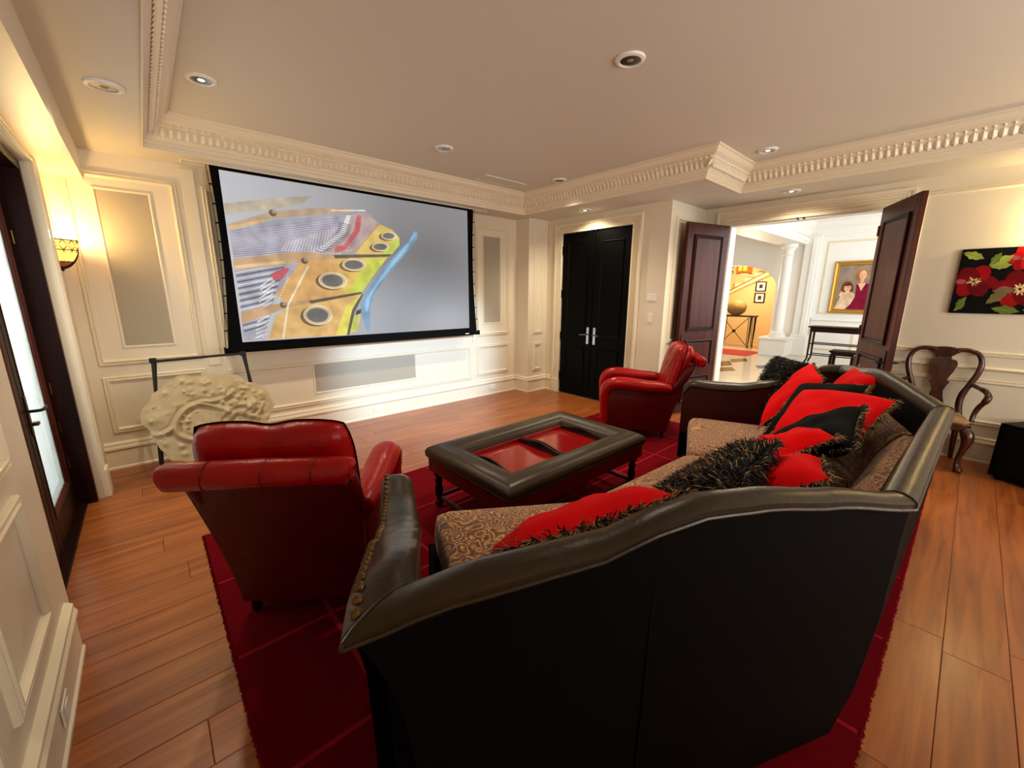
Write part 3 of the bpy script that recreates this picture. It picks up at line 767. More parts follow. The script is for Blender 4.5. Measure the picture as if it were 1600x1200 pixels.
for side, xs in ((1, scallop(.545, .600, 1.04, S, 1)), (-1, scallop(3.515, 3.483, 1.04, S, -1))):
    obj('tension_cord', tube([(x-side*.022, YS, z) for x, z in xs], .0025, 6), BLACKF, scr, world=True)
    for x, z in xs[1:-1]:
        obj('cord_tab', box(min(x, x-side*.026), max(x, x-side*.026), YS-.005, YS+.005, z-.006, z+.006, .001), BLACKP, scr, world=True)
slot = struct('trim_6', boxes([(.40, 3.68, YS-.05, YS-.035, S-.012, S), (.40, 3.68, YS+.035, YS+.05, S-.012, S), (.40, .415, YS-.035, YS+.035, S-.012, S), (3.665, 3.68, YS-.035, YS+.035, S-.012, S)], .002), TRIM)

# ------------------------------------------------------------------ rug
RZ = .012
rug = thing('area_rug', 'large red wool rug with rose grid lines under the seating', 'rug', (2.42, 1.56, 0))
RX0, RX1, RY0, RY1 = .08, 4.72, .02, 3.10
obj('rug_pile', box(RX0, RX1, RY0, RY1, 0.0005, RZ, .003), RUG, rug, world=True)
for k in range(1, 5):
    yy = RY0+(RY1-RY0)*k/5
    obj('grid_line', box(RX0+.01, RX1-.01, yy-.010, yy+.010, RZ-.002, RZ+.0035, .0015), RUGL, rug, world=True)
for k in range(7):
    xx = .48+.616*k
    if xx < RX1-.1: obj('grid_line', box(xx-.010, xx+.010, RY0+.01, RY1-.01, RZ-.002, RZ+.003, .0015), RUGL, rug, world=True)
V, F = [], []
def tuft(x, y, dx, dy):
    b = len(V); L = random.uniform(.004, .013); w = .0016
    ox, oy = -dy*w, dx*w; jx, jy = random.uniform(-.004, .004), random.uniform(-.004, .004)
    V.extend([(x-ox, y-oy, .001), (x+ox, y+oy, .001), (x, y, RZ+.004), (x+dx*L+jx, y+dy*L+jy, .003)])
    F.extend([[b, b+1, b+3], [b, b+3, b+2], [b+1, b+2, b+3]])
for k in range(1700):
    t = random.random()
    tuft(RX0, RY0+(RY1-RY0)*t, -1, 0); tuft(RX0+(RX1-RX0)*t, RY0, 0, -1)
    tuft(RX1, RY0+(RY1-RY0)*t, 1, 0); tuft(RX0+(RX1-RX0)*t, RY1, 0, 1)
obj('edge_tufts', (V, F), RUGL, rug, world=True, kind='stuff')
FZ = .016

# ------------------------------------------------------------------ sofa
P0, P1, P2, P3 = Vector((.171, .601)), Vector((1.505, .020)), Vector((2.938, -.015)), Vector((4.273, .601))
POLY = [P0, P1, P2, P3]
def zt(i, t):
    if i == 0: a = [(0, 1.0), (.12, 1.035), (.32, 1.053), (.42, 1.09), (.50, 1.106), (.62, 1.095), (.77, 1.062), (1, 1.0)]
    elif i == 1: a = [(0, 1.0), (.5, 1.01), (1, 1.0)]
    else: a = [(0, 1.0), (.16, 1.018), (.33, 1.04), (.5, 1.055), (.6, 1.05), (.75, 1.02), (.88, 1.0), (1, .985)]
    for k in range(len(a)-1):
        if a[k][0] <= t <= a[k+1][0]:
            s = (t-a[k][0])/(a[k+1][0]-a[k][0]); s = s*s*(3-2*s)*.5+s*.5
            return a[k][1]+(a[k+1][1]-a[k][1])*s
    return a[-1][1]
ends = [Vector((.455, .89)), None, None, Vector((-.42, .907))]
def off(i, d):
    """point at inward distance d from poly vertex i (mitred)"""
    if i == 0 or i == 3:
        # at the ends the arm begins: mitre between arm and back
        dirb = (POLY[1]-POLY[0]).normalized() if i == 0 else (POLY[2]-POLY[3]).normalized()
        arm = ends[i].normalized()
        nb = Vector((-dirb.y, dirb.x)) if i == 0 else Vector((dirb.y, -dirb.x))
        na = Vector((arm.y, -arm.x)) if i == 0 else Vector((-arm.y, arm.x))
        return POLY[i]+(nb+na)/(1+nb.dot(na))*d
    d0 = (POLY[i]-POLY[i-1]).normalized(); d1 = (POLY[i+1]-POLY[i]).normalized()
    n0 = Vector((-d0.y, d0.x)); n1 = Vector((-d1.y, d1.x))
    return POLY[i]+(n0+n1)/(1+n0.dot(n1))*d
def sec_pt(i, t, d):
    a, b = off(i, d), off(i+1, d)
    return a+(b-a)*t
sofa = thing('sectional_sofa', 'large angled black and brown leather sofa with paisley cushions seen from behind', 'sofa', (2.2, .8, FZ))
def curl(z, top):
    """how far the outer corner scrolls in below the rail"""
    return .10*(1-math.exp(-max(0, top-.012-z)/.16))
def panel_rings(i, prof, n=18):
    L = (POLY[i+1]-POLY[i]).length; rings = []
    for k in range(n+1):
        t = k/n; top = zt(i, t); r = []
        for d, kd, v in prof:
            z = v if kd == 'z' else top+v; s = curl(z, top)/L
            tt = t+s*(1-t)**3 if i == 0 else (t-s*t**3 if i == 2 else t)
            p = sec_pt(i, tt, d); r.append((p.x, p.y, z))
        rings.append(r)
    return rings
def section_strip(i, prof, n=18, t0=0.0, t1=1.0):
    """prof: list of (d, kind, value): kind 'z' absolute height, 't' relative to the rail top"""
    rings = []
    for k in range(n+1):
        t = t0+(t1-t0)*k/n; top = zt(i, t); r = []
        for d, kd, v in prof:
            p = sec_pt(i, t, d); r.append((p.x, p.y, v if kd == 'z' else top+v))
        rings.append(r)
    return rings
RAILP = [(.010, 't', -.024), (-.003, 't', -.012), (-.004, 't', .002), (.006, 't', .012), (.024, 't', .019), (.046, 't', .018), (.064, 't', .008), (.078, 't', -.012), (.083, 't', -.038), (.076, 't', -.06), (.04, 't', -.06)]
for i in range(3):
    e = .004
    obj('back_panel', loft(panel_rings(i, [(.11, 'z', .05), (.07, 'z', .12), (.035, 'z', .34), (.016, 'z', .62), (.014, 't', -.26), (.012, 't', -.16), (.010, 't', -.08), (.008, 't', -.04), (.006, 't', -.012), (.05, 't', -.03), (.09, 'z', .62), (.12, 'z', .05)]), True), BLACKL, sofa, smooth=True, world=True, label='plain black outer back')
    wf_ = (lambda t: 1+.5*(1-t)**3) if i == 0 else ((lambda t: 1+.4*t**3) if i == 2 else (lambda t: 1.0))
    rr_ = []
    for k in range(25):
        t = k/24; rr_.append([(*sec_pt(i, t, d*wf_(t)), zt(i, t)+v) for d, kd, v in RAILP])
    r = obj('top_rail', loft(rr_, True), OLIVE, sofa, smooth=True, world=True, label='brown leather padded top rail')
    pth = [Vector((*sec_pt(i, k/24, -.004), zt(i, k/24)-.014)) for k in range(25)]
    obj('piping', tube(pth, .0055, 8), OLIVE, r, smooth=True)
    obj('inside_back', loft(section_strip(i, [(.05, 't', -.04), (.082, 't', -.04), (.105, 't', -.12), (.115, 't', -.17), (.10, 'z', .5), (.06, 'z', .5)]), True), BLACKL, sofa, smooth=True, world=True)
    obj('back_cushion', loft(section_strip(i, [(.10, 't', -.16), (.15, 't', -.155), (.19, 't', -.20), (.235, 'z', .72), (.26, 'z', .56), (.25, 'z', .46), (.12, 'z', .46)], 18, .06 if i == 0 else .012, .94 if i == 2 else .988), True), PAIS, sofa, smooth=True, world=True, label='paisley inside back')
obj('seam', tube([(*sec_pt(0, .42, .013), zt(0, .42)-.02), (*sec_pt(0, .42, .014), .62), (*sec_pt(0, .42, .033), .34), (*sec_pt(0, .42, .068), .12)], .0022, 6), BLACKL, sofa, world=True)
for i_ in (1, 2):
    obj('seam', tube([(*off(i_, d), 1.0+v+.0015) for d, kd, v in RAILP[1:9]], .0026, 6), OLIVE, sofa, world=True)
obj('seam', tube([(*off(0, d*1.5), 1.0+v+.0015) for d, kd, v in RAILP[1:9]], .0026, 6), OLIVE, sofa, world=True)
# arms
F0, F3 = Vector((.735, 1.72)), Vector((3.72, 1.72))
def arm(i, A, B, zs, mirror):
    dv = (B-A); L = dv.length; dv = dv.normalized(); nn = Vector((dv.y, -dv.x)) if not mirror else Vector((-dv.y, dv.x))
    def z_at(t):
        for k in range(len(zs)-1):
            if zs[k][0] <= t <= zs[k+1][0]:
                s = (t-zs[k][0])/(zs[k+1][0]-zs[k][0]); return zs[k][1]+(zs[k+1][1]-zs[k][1])*(s*s*(3-2*s)*.5+s*.5)
        return zs[-1][1]
    def pt(t, d):
        a0 = off(i, d); b0 = B+nn*d
        return a0+(b0-a0)*t
    def wid(t): return 1.0+.18*math.sin(math.pi*t)
    def ringz(t, prof, curled=False):
        zz = z_at(t); r = []
        for d, kd, v in prof:
            tt = t+(curl(v if kd == 'z' else zz+v, zz)/L*(1-t)**3 if curled else 0)
            p = pt(tt, d*wid(t) if kd == 't' else d); r.append((p.x, p.y, v if kd == 'z' else zz+v))
        return r
    a = obj('arm', loft([ringz(k/20, [(.09, 'z', .05), (.05, 'z', .2), (.02, 'z', .45), (.016, 't', -.16), (.012, 't', -.06), (.008, 't', -.012), (.05, 't', -.03), (.085, 't', -.04), (.13, 'z', .5), (.14, 'z', .05)], True) for k in range(21)], True), [BLACKL], sofa, smooth=True, world=True)
    obj('arm_lining', loft([ringz(k/20, [(.085, 't', -.04), (.112, 't', -.06), (.138, 'z', .5), (.142, 'z', .30), (.12, 'z', .30)]) for k in range(21)], True), MAROON, a, smooth=True)
    rl = obj('arm_rail', loft([ringz(k/28, [(d*1.45, kd, v) for d, kd, v in RAILP]) for k in range(29)], True), OLIVE, a, smooth=True, label='brown leather padded arm top with nailheads')
    obj('piping', tube([(*pt(k/24, -.006), z_at(k/24)-.014) for k in range(25)], .0055, 8), OLIVE, a, smooth=True)
    nail = None
    n = 34
    for k in range(0 if mirror else n):
        t = .02+.96*k/(n-1)
        p = pt(t, .012); q = (p.x, p.y, z_at(t)+.013)
        if nail is None:
            nail = obj('nailhead', lathe([(.0001, .010), (.006, .008), (.010, .003), (.011, -.002)], 10), BRASS, a, smooth=True)
            o = nail
        else:
            o = nail.copy(); COL.objects.link(o)
        o.location = q
        out = Vector((-nn.x, -nn.y, 1.6)).normalized()
        o.rotation_euler = out.to_track_quat('Z', 'Y').to_euler()
    return a
arm(0, P0, F0, [(0, 1.0), (.08, 1.0), (.26, .93), (.42, .83), (.6, .745), (.8, .715), (.94, .735), (.98, .715), (1, .66)], False)
arm(3, P3, F3, [(0, .985), (.1, .98), (.26, .90), (.42, .82), (.6, .775), (.8, .77), (.94, .78), (.98, .76), (1, .70)], True)
# seat base and loose seat cushions
FR = [Vector((.948, 1.668)), Vector((1.628, 1.225)), Vector((2.707, 1.175)), Vector((3.558, 1.565))]
def inner(i, t, d=.22): return sec_pt(i, t, d)
base_poly = [off(0, .13), off(1, .13), off(2, .13), off(3, .13), FR[3]+Vector((.03, 0)), FR[2]+Vector((0, -.02)), FR[1]+Vector((0, -.02)), FR[0]+Vector((-.03, 0))]
obj('seat_base', prism([(p.x, p.y) for p in base_poly], .11, .31, lambda u, v, d: (u, v, d), .01), BLACKL, sofa, world=True)
def soft_quad(c, z0, z1, n=10, r=.05, crown_h=.03):
    """cushion over a 4-corner plan c (ccw)"""
    def q(u, v): return (c[0]*(1-u)*(1-v)+c[1]*u*(1-v)+c[2]*u*v+c[3]*(1-u)*v)
    ctr = (c[0]+c[1]+c[2]+c[3])/4
    per = []
    m = 12
    for k in range(m): per.append(q(k/m, 0))
    for k in range(m): per.append(q(1, k/m))
    for k in range(m): per.append(q(1-k/m, 1))
    for k in range(m): per.append(q(0, 1-k/m))
    # round the plan corners a little
    out = []
    for idx, p in enumerate(per):
        a_, b_ = per[idx-1], per[(idx+1) % len(per)]
        out.append(p*.5+(a_+b_)*.25)
    levels = [(0.96, z0), (1.0, z0+.03), (1.008, (z0+z1)/2), (1.0, z1-.045), (.985, z1-.018), (.955, z1-.004), (.88, z1+.006), (.7, z1+crown_h*.6), (.4, z1+crown_h*.95), (.12, z1+crown_h)]
    rings = [[(ctr.x+(p.x-ctr.x)*s, ctr.y+(p.y-ctr.y)*s, z) for p in out] for s, z in levels]
    return loft(rings, True, True)
def seat(i, a, b):
    c = [sec_pt(i, a, .20), sec_pt(i, b, .20), FR[i+1], FR[i]]
    o = obj('seat_cushion', soft_quad(c, .30, .485), PAIS, sofa, smooth=True, world=True, label='paisley seat cushion')
    return o
seat(0, .07, .985); seat(1, .012, .988); seat(2, .015, .93)
for p in (off(0, .12), off(1, .16), off(2, .16), off(3, .12), FR[0], FR[1], FR[2], FR[3]):
    q = p if p in FR else p
    cpt = Vector((2.2, .9)); p2 = p+(cpt-p).normalized()*.06
    obj('leg', lathe([(.020, FZ), (.026, FZ+.02), (.022, FZ+.05), (.034, .12)], 12, (p2.x, p2.y, 0)), MAHOGD, sofa, smooth=True, world=True)

# ------------------------------------------------------------------ pillows
def pillow(name, corners, th, mf, mb, label, fr='fringe', frl=.05, dens=240, tanp=.5, group='throw pillows heaped on the sofa'):
    c = [Vector(p) for p in corners]        # bl, br, tr, tl as seen from the front
    ctr = sum(c, Vector())/4
    nrm = ((c[1]-c[0])+(c[2]-c[3])).cross((c[3]-c[0])+(c[2]-c[1])).normalized()
    if nrm.y < 0 or (nrm.z < 0 and abs(nrm.y) < .5): nrm = -nrm
    t = thing(name, label, 'pillow', (ctr.x, ctr.y, min(p.z for p in c)), 0, group)
    n = 16
    def q(u, v): return c[0]*(1-u)*(1-v)+c[1]*u*(1-v)+c[2]*u*v+c[3]*(1-u)*v
    rnd = random.Random(len(label)*7+int(ctr.x*100))
    ph = [rnd.uniform(0, 6) for _ in range(4)]
    def half(sgn):
        rows = []
        for j in range(n+1):
            row = []
            for i in range(n+1):
                u, v = i/n, j/n; a, b = 2*u-1, 2*v-1
                # sides curve in a little between the corners
                uu = .5+a/2*(1-.06*(1-b*b)); vv = .5+b/2*(1-.06*(1-a*a))
                h = th/2*max(0, (1-a**4))**.55*max(0, (1-b**4))**.55*(1-.10*math.sin(3*a+ph[0])*math.cos(4*b+ph[1]))
                h += .012*math.sin(7*a+ph[2])*math.sin(6*b+ph[3])*(1-a*a)*(1-b*b)
                row.append(q(uu, vv)+nrm*sgn*h)
            rows.append(row)
        return loft(rows, False, False)
    obj('front', half(1), mf, t, smooth='all', world=True)
    obj('back', half(-1), mb, t, smooth='all', world=True)
    if fr:
        V, F, MI = [], [], []
        for k in range(dens*(4 if fr == 'fur' else 1)*5):
            s = rnd.random()*4; e = int(s); f = s-e
            if fr == 'fur' and rnd.random() < .75:
                u, v = rnd.random(), rnd.random(); a, b = 2*u-1, 2*v-1
                h = th/2*max(0, (1-a**4))**.55*max(0, (1-b**4))**.55
                sg = 1 if rnd.random() < .6 else -1
                p = q(u, v)+nrm*sg*h*.96; out = (nrm*sg+Vector((rnd.uniform(-1, 1), rnd.uniform(-1, 1), rnd.uniform(-.6, .9)))*.9).normalized()
            else:
                u, v = ((f, 0), (1, f), (1-f, 1), (0, 1-f))[e]; a, b = 2*u-1, 2*v-1
                p = q(.5+a/2*(1-.06*(1-b*b)), .5+b/2*(1-.06*(1-a*a)))
                out = ((p-ctr).normalized()+Vector((rnd.uniform(-1, 1), rnd.uniform(-1, 1), rnd.uniform(-1, .8)))*.55).normalized()
            L = frl*rnd.uniform(.6, 1.2); w = .0020
            sd = out.cross(Vector((rnd.uniform(-1, 1), rnd.uniform(-1, 1), rnd.uniform(-1, 1)))).normalized()*w; s2 = out.cross(sd).normalized()*w
            mid = p+out*L*.55; tip = p+out*L+Vector((rnd.uniform(-1, 1)*.012, rnd.uniform(-1, 1)*.012, -.010))
            i0 = len(V)
            V.extend([p-sd, p+sd, p+s2, mid-sd*1.2, mid+sd*1.2, mid+s2*1.2, tip])
            F.extend([[i0, i0+1, i0+4, i0+3], [i0+1, i0+2, i0+5, i0+4], [i0+2, i0, i0+3, i0+5], [i0+3, i0+4, i0+6], [i0+4, i0+5, i0+6], [i0+5, i0+3, i0+6]])
            MI.extend([1 if rnd.random() < tanp else 0]*6)
        obj('fringe', (V, F, MI), [FRB, FRT], t, world=True, kind='stuff')
    return t
pillow('throw_pillow', [(.76, 1.02, .61), (1.40, .84, .70), (1.10, .48, .98), (.60, .66, .94)], .15, REDV, BLACKV, 'red velvet pillow with long black and tan fringe, nearest the left sofa arm', frl=.055, dens=420)
pillow('throw_pillow', [(1.46, .82, .60), (1.94, .78, .62), (1.84, .45, .97), (1.32, .42, .93)], .16, BLACKV, BLACKV, 'black shaggy pillow just right of the nearest red pillow', 'fur', .045, 300, .18)
pillow('throw_pillow', [(2.70, .80, .62), (2.72, .42, .84), (2.15, .30, .96), (2.08, .68, .66)], .15, REDV, BLACKV, 'plump red pillow with brown looped fringe in the middle of the heap', frl=.035, dens=200)
pillow('throw_pillow', [(2.14, .74, .62), (2.14, .34, .86), (1.60, .22, .97), (1.58, .60, .70)], .15, REDV, BLACKV, 'red pillow right of the black shaggy pillow, just above the near sofa rail', frl=.035, dens=200)
pillow('throw_pillow', [(2.42, .76, .66), (3.02, .60, .70), (2.68, .30, 1.0), (2.18, .24, .92)], .16, BLACKV, BLACKV, 'black pillow wedged behind the plump red one, dark fringe on its corner', frl=.04, dens=260, tanp=.3)
pillow('throw_pillow', [(2.85, .74, .64), (3.42, .72, .90), (3.02, .20, .99), (2.62, .28, .84)], .18, REDV, BLACKV, 'largest red pillow with gold-flecked fringe lying against the right inside back', frl=.03, dens=360, tanp=.6)
pillow('throw_pillow', [(3.02, .82, .62), (3.62, .78, .92), (3.36, .36, 1.0), (2.92, .42, .78)], .12, BLACKV, BLACKV, 'thin black pillow between two red pillows, gold-flecked edge', frl=.028, dens=260, tanp=.55)
pillow('throw_pillow', [(3.28, .92, .60), (3.78, 1.0, .64), (4.00, .80, 1.02), (3.52, .62, .98)], .14, REDV, BLACKV, 'red pillow standing next to the black fur pillow', frl=.02, dens=160, tanp=.4)
pillow('throw_pillow', [(3.40, .52, .62), (3.86, .74, .62), (4.00, .52, 1.03), (3.54, .32, 1.04)], .15, REDV, BLACKV, 'small-looking red pillow propped in the far right sofa corner, pale fringe', frl=.03, dens=240, tanp=.65)
pillow('throw_pillow', [(3.80, .92, .52), (4.06, 1.26, .52), (4.30, 1.14, 1.00), (4.00, .84, 1.00)], .17, BLACKV, BLACKV, 'black fur pillow standing beside the far sofa arm', 'fur', .035, 300, .05)

# ------------------------------------------------------------------ ottoman table and trays
OX0, OX1, OY0, OY1 = 1.375, 2.80, 1.56, 2.47
ott = thing('ottoman_table', 'low ottoman table with olive leather padded border and red apron', 'ottoman', ((OX0+OX1)/2, (OY0+OY1)/2, FZ))
WO = WF((0, 0, 0), (1, 0, 0), (0, 0, 1), (0, 1, 0))
PADP = [(.004, .400), (-.006, .425), (-.006, .450), (.010, .475), (.05, .498), (.10, .503), (.15, .494), (.188, .470), (.207, .440), (.210, .405)]
pad = obj('padded_border', sweep(WO, rect(OX0, OY0, OX1, OY1), PADP, True), OLIVE, ott, smooth=True, world=True)
obj('piping', tube([(OX0, OY0, .412), (OX1, OY0, .412), (OX1, OY1, .412), (OX0, OY1, .412), (OX0, OY0+.001, .412)], .006, 8), OLIVE, pad)
obj('apron', boxes([(OX0+.01, OX1-.01, OY0+.01, OY0+.035, .30, .405), (OX0+.01, OX1-.01, OY1-.035, OY1-.01, .30, .405), (OX0+.01, OX0+.035, OY0+.035, OY1-.035, .30, .405), (OX1-.035, OX1-.01, OY0+.035, OY1-.035, .30, .405)], .003), REDD, ott, world=True)
obj('tray_well', box(OX0+.03, OX1-.03, OY0+.03, OY1-.03, .385, .402), MAHOGD, ott, world=True)
LEGP = [(.034, .30), (.034, .27), (.020, .25), (.030, .225), (.022, .20), (.032, .15), (.024, .10), (.018, .07), (.030, .055), (.030, .04), (.020, FZ)]
lx = (OX0+.06, OX1-.06); ly = (OY0+.06, OY1-.06)
for xx in lx:
    for yy in ly: obj('leg', lathe(LEGP[::-1], 14, (xx, yy, 0)), MAHOGD, ott, smooth=True, world=True)
for yy in ly: obj('stretcher', tube([(lx[0]+.012, yy, .095), ((lx[0]+lx[1])/2, yy, .095), (lx[1]-.012, yy, .095)], [.012, .02, .012], 10), MAHOGD, ott, smooth=True, world=True)
for xx in lx: obj('stretcher', tube([(xx, ly[0]+.012, .095), (xx, (ly[0]+ly[1])/2, .095), (xx, ly[1]-.012, .095)], [.012, .02, .012], 10), MAHOGD, ott, smooth=True, world=True)
def serving_tray(x0, x1, y0, y1, label):
    t = thing('serving_tray', label, 'tray', ((x0+x1)/2, (y0+y1)/2, .403), 0, 'lacquered trays set in the ottoman')
    obj('tray_base', box(x0, x1, y0, y1, .403, .412, .002), LACQ, t, world=True)
    for yy in (y0, y1-.010): obj('side', box(x0, x1, yy, yy+.010, .412, .440, .003), LACQ, t, world=True)
    for xx in (x0, x1-.012):
        n = 20; yc = (y0+y1)/2; hw = (y1-y0)/2
        pts = [(y0, .412)]+[(y1, .412)]
        pts = [(y0+.010, .412), (y1-.010, .412)]+[(yc+hw*.97*(1-2*k/n), .440+.030*(math.cos(math.pi*(1-2*k/n))*.5+.5)) for k in range(n+1)]
        obj('wavy_end', prism(pts, xx, xx+.012, lambda u, v, d: (d, u, v)), MAHOGD, t, world=True)
        obj('handle_slot', prism(ell(yc, .448, .055, .009, 14), xx-.0012, xx+.0132, lambda u, v, d: (d, u, v)), BLACKP, t, world=True)
serving_tray(1.595, 2.082, 1.785, 2.245, 'red lacquer serving tray in the ottoman, the one nearer the left armchair')
serving_tray(2.094, 2.580, 1.785, 2.245, 'red lacquer serving tray in the ottoman, the one nearer the black door')
# ------------------------------------------------------------------ red leather armchairs
def soft_back(w, z0, z1, y0, y1, th, notch):
    """upright cushion; returns (front+back mesh, welt path)"""
    nu, nv = 22, 18
    def outline(u, v):       # u,v in [-1,1] -> x, height fraction
        x = u*w/2*(1-.10*abs(v)**4)*(1-.04*(1-v)/2)
        zz = v
        if v > 0: zz = v*(1-.07*abs(u)**5) - notch*v**3*math.exp(-(u/.22)**2)
        return x, (zz+1)/2
    def pos(u, v, s):
        x, f = outline(u, v)
        h = th/2*max(0, 1-u**6)**.5*max(0, 1-v**6)**.5
        z = z0+(z1-z0)*f; y = y0+(y1-y0)*f
        wr = .006*math.sin(9*u+4*v)*math.sin(5*v+2*u)*(1-u*u)*(1-v*v)
        lobes = .018*math.exp(-(u/.10)**2)*max(0, v)*(1-v**8)
        return Vector((x, y+s*(h+wr-lobes*(1 if s > 0 else .6)), z))
    bm = bmesh.new()
    for s in (1, -1):
        V = [[bm.verts.new(pos(-1+2*i/nu, -1+2*j/nv, s)) for i in range(nu+1)] for j in range(nv+1)]
        for j in range(nv):
            for i in range(nu): bm.faces.new((V[j][i], V[j][i+1], V[j+1][i+1], V[j+1][i]))
    bmesh.ops.remove_doubles(bm, verts=bm.verts[:], dist=1e-5)
    path = [pos(-1, -1+2*k/12, 0) for k in range(12)]+[pos(-1+2*k/24, 1, 0) for k in range(24)]+[pos(1, 1-2*k/12, 0) for k in range(13)]
    return bm, path
def armchair(label):
    t = thing('leather_armchair', label, 'armchair', (0, 0, 0), 0, 'pair of red leather armchairs')
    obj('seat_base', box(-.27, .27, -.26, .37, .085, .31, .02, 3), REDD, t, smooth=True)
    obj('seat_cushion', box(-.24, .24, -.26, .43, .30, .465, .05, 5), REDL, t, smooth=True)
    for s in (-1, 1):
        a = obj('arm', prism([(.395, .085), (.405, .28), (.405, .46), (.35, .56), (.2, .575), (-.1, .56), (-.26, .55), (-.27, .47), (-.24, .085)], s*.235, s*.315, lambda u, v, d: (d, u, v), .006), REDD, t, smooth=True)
        pth = catmull([(s*0.285, -.27, .560), (s*0.300, -.15, .578), (s*0.305, 0, .582), (s*0.305, .18, .600), (s*0.305, .30, .604), (s*0.305, .385, .570), (s*0.305, .420, .480), (s*0.302, .418, .33), (s*0.300, .405, .12)], 4)
        n = len(pth); rr = [.052+.016*math.sin(math.pi*min(1, k/(n*.75))) if k < n*.75 else .052-.014*(k-n*.75)/(n*.25) for k in range(n)]
        obj('arm_roll', tube(pth, rr, 14, sx=1.25, up=(0, 0, 1)), REDL, a, smooth='all')
        nail = None
        for k in range(13):
            f = n-1-k*1.25; i = max(0, min(n-1, int(round(f)))); c = pth[i]
            q = (s*(.305+rr[i]*1.20), c.y+.012, c.z-.006)
            if nail is None: nail = obj('nailhead', lathe([(.0001, .006), (.005, .004), (.007, -.001)], 8), BRASS, a, smooth=True); o = nail
            else: o = nail.copy(); COL.objects.link(o)
            o.location = q; o.rotation_euler = (0, s*math.pi/2, 0)
    # raked outer back, narrower at the floor
    rings = []
    for k in range(13):
        f = k/12; z = .085+(.84-.085)*f; y = -.26-.235*f**1.3; w = .295+.030*f
        rings.append([(-w, y, z), (-w*.5, y-.022, z), (0, y-.028, z), (w*.5, y-.022, z), (w, y, z), (w, y+.09, z), (-w, y+.09, z)])
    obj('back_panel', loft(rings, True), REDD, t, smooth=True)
    roll = obj('back_roll', tube([(-.340, -.535, .858), (-.337, -.535, .86), (-.325, -.535, .862), (0, -.535, .866), (.325, -.535, .862), (.337, -.535, .86), (.340, -.535, .858)], [.036, .05, .056, .057, .056, .05, .036], 18), REDL, t, smooth=True)
    for x in (-.19, .02, .2): obj('seam', tube([(x+.002*k, -.535-.0572*math.cos(a_), .865+.0572*math.sin(a_)) for k, a_ in enumerate([-1.2+2.8*j/9 for j in range(10)])], .0022, 6), REDD, roll)
    for s in (-1, 1): obj('scroll_end', lathe([(.034, 0), (.034, .006), (.022, .010), (.02, .005), (.008, .006), (.0001, .010)], 16, (0, 0, 0), None, 'x') if s > 0 else lathe([(.034, 0), (.034, -.006), (.022, -.010), (.02, -.005), (.008, -.006), (.0001, -.010)], 16, (0, 0, 0), None, 'x'), REDL, roll, smooth=True).location = (s*.340, -.535, .859)
    for s in (-1, 1):
        obj('wing', tube(catmull([(s*.275, -.27, .50), (s*.285, -.345, .62), (s*.287, -.41, .74), (s*.28, -.47, .83)], 4), [.030, .040, .048, .052]+[.054]*5+[.052, .05, .046, .030], 12, sx=.9), REDD, t, smooth=True)
    bm, path = soft_back(.64, .44, 1.035, -.265, -.405, .20, .06)
    c = obj('back_cushion', bm, REDL, t, smooth='all')
    obj('welt', tube(path, .0042, 8), BLACKL, c, smooth=True)
    for x in (-.26, .26):
        for y in (-.22, .31): obj('leg', lathe([(.018, 0), (.024, .02), (.020, .05), (.032, .09)], 12, (x, y, 0)), MAHOGD, t, smooth=True)
    return t
c1 = armchair('red leather armchair seen from behind, in front of the carved stone plaque')
c1.location = (.55, 2.165, FZ); c1.rotation_euler = (0, 0, math.atan2(-.58, .815))
c2 = copy_tree(c1)
c2['label'] = 'red leather armchair seen from its side, in front of the black double door'
c2.location = (4.135, 2.40, FZ); c2.rotation_euler = (0, 0, math.atan2(.6, .8))

# ------------------------------------------------------------------ carved wooden armchair by the right wall
q = thing('wooden_armchair', 'carved walnut armchair with vase splat and beige seat against the right wall', 'chair', (5.47, .115, 0), math.pi/2)
SEATP = [(-.20, -.20), (.20, -.20), (.27, .16), (.22, .20), (0, .215), (-.22, .20), (-.27, .16)]
obj('seat_rail', prism(SEATP, .385, .445, lambda u, v, d: (u, v, d), .006), WALNUT, q)
obj('seat', prism([(a*.95, b*.95) for a, b in SEATP], .44, .475, lambda u, v, d: (u, v, d), .014), BEIGE, q, smooth=True)
for s in (-1, 1):
    obj('leg', tube(catmull([(s*.235, .165, .40), (s*.262, .190, .33), (s*.258, .188, .25), (s*.238, .170, .13), (s*.236, .172, .06), (s*.250, .186, .025), (s*.258, .194, .004)], 4), [.040, .043, .045, .046, .045, .042, .038, .034, .030, .026, .023, .021, .019, .018, .017, .018, .019, .021, .024, .028, .031, .033, .033, .031, .028], 12), WALNUT, q, smooth='all', label='cabriole front leg')
    obj('leg', tube([(s*.185, -.185, .42), (s*.185, -.19, .25), (s*.19, -.215, .10), (s*.195, -.25, .004)], [.026, .024, .02, .018], 10), WALNUT, q, smooth=True)
    obj('stile', tube(catmull([(s*.185, -.195, .42), (s*.165, -.205, .54), (s*.170, -.22, .64), (s*.205, -.235, .75), (s*.238, -.248, .86), (s*.243, -.258, .95), (s*.215, -.266, 1.025), (s*.15, -.27, 1.058), (s*.06, -.27, 1.052)], 4), [.026]*10+[.023]*10+[.020]*13, 10, sx=.8), WALNUT, q, smooth='all')
    am = obj('arm', tube(catmull([(s*.215, -.235, .745), (s*.26, -.13, .735), (s*.305, -.03, .725), (s*.325, .035, .690), (s*.312, .05, .645), (s*.285, .03, .585), (s*.268, .03, .52), (s*.262, .05, .45)], 4), [.018]*6+[.023]*6+[.026]*5+[.020]*6+[.018]*6, 10), WALNUT, q, smooth='all')
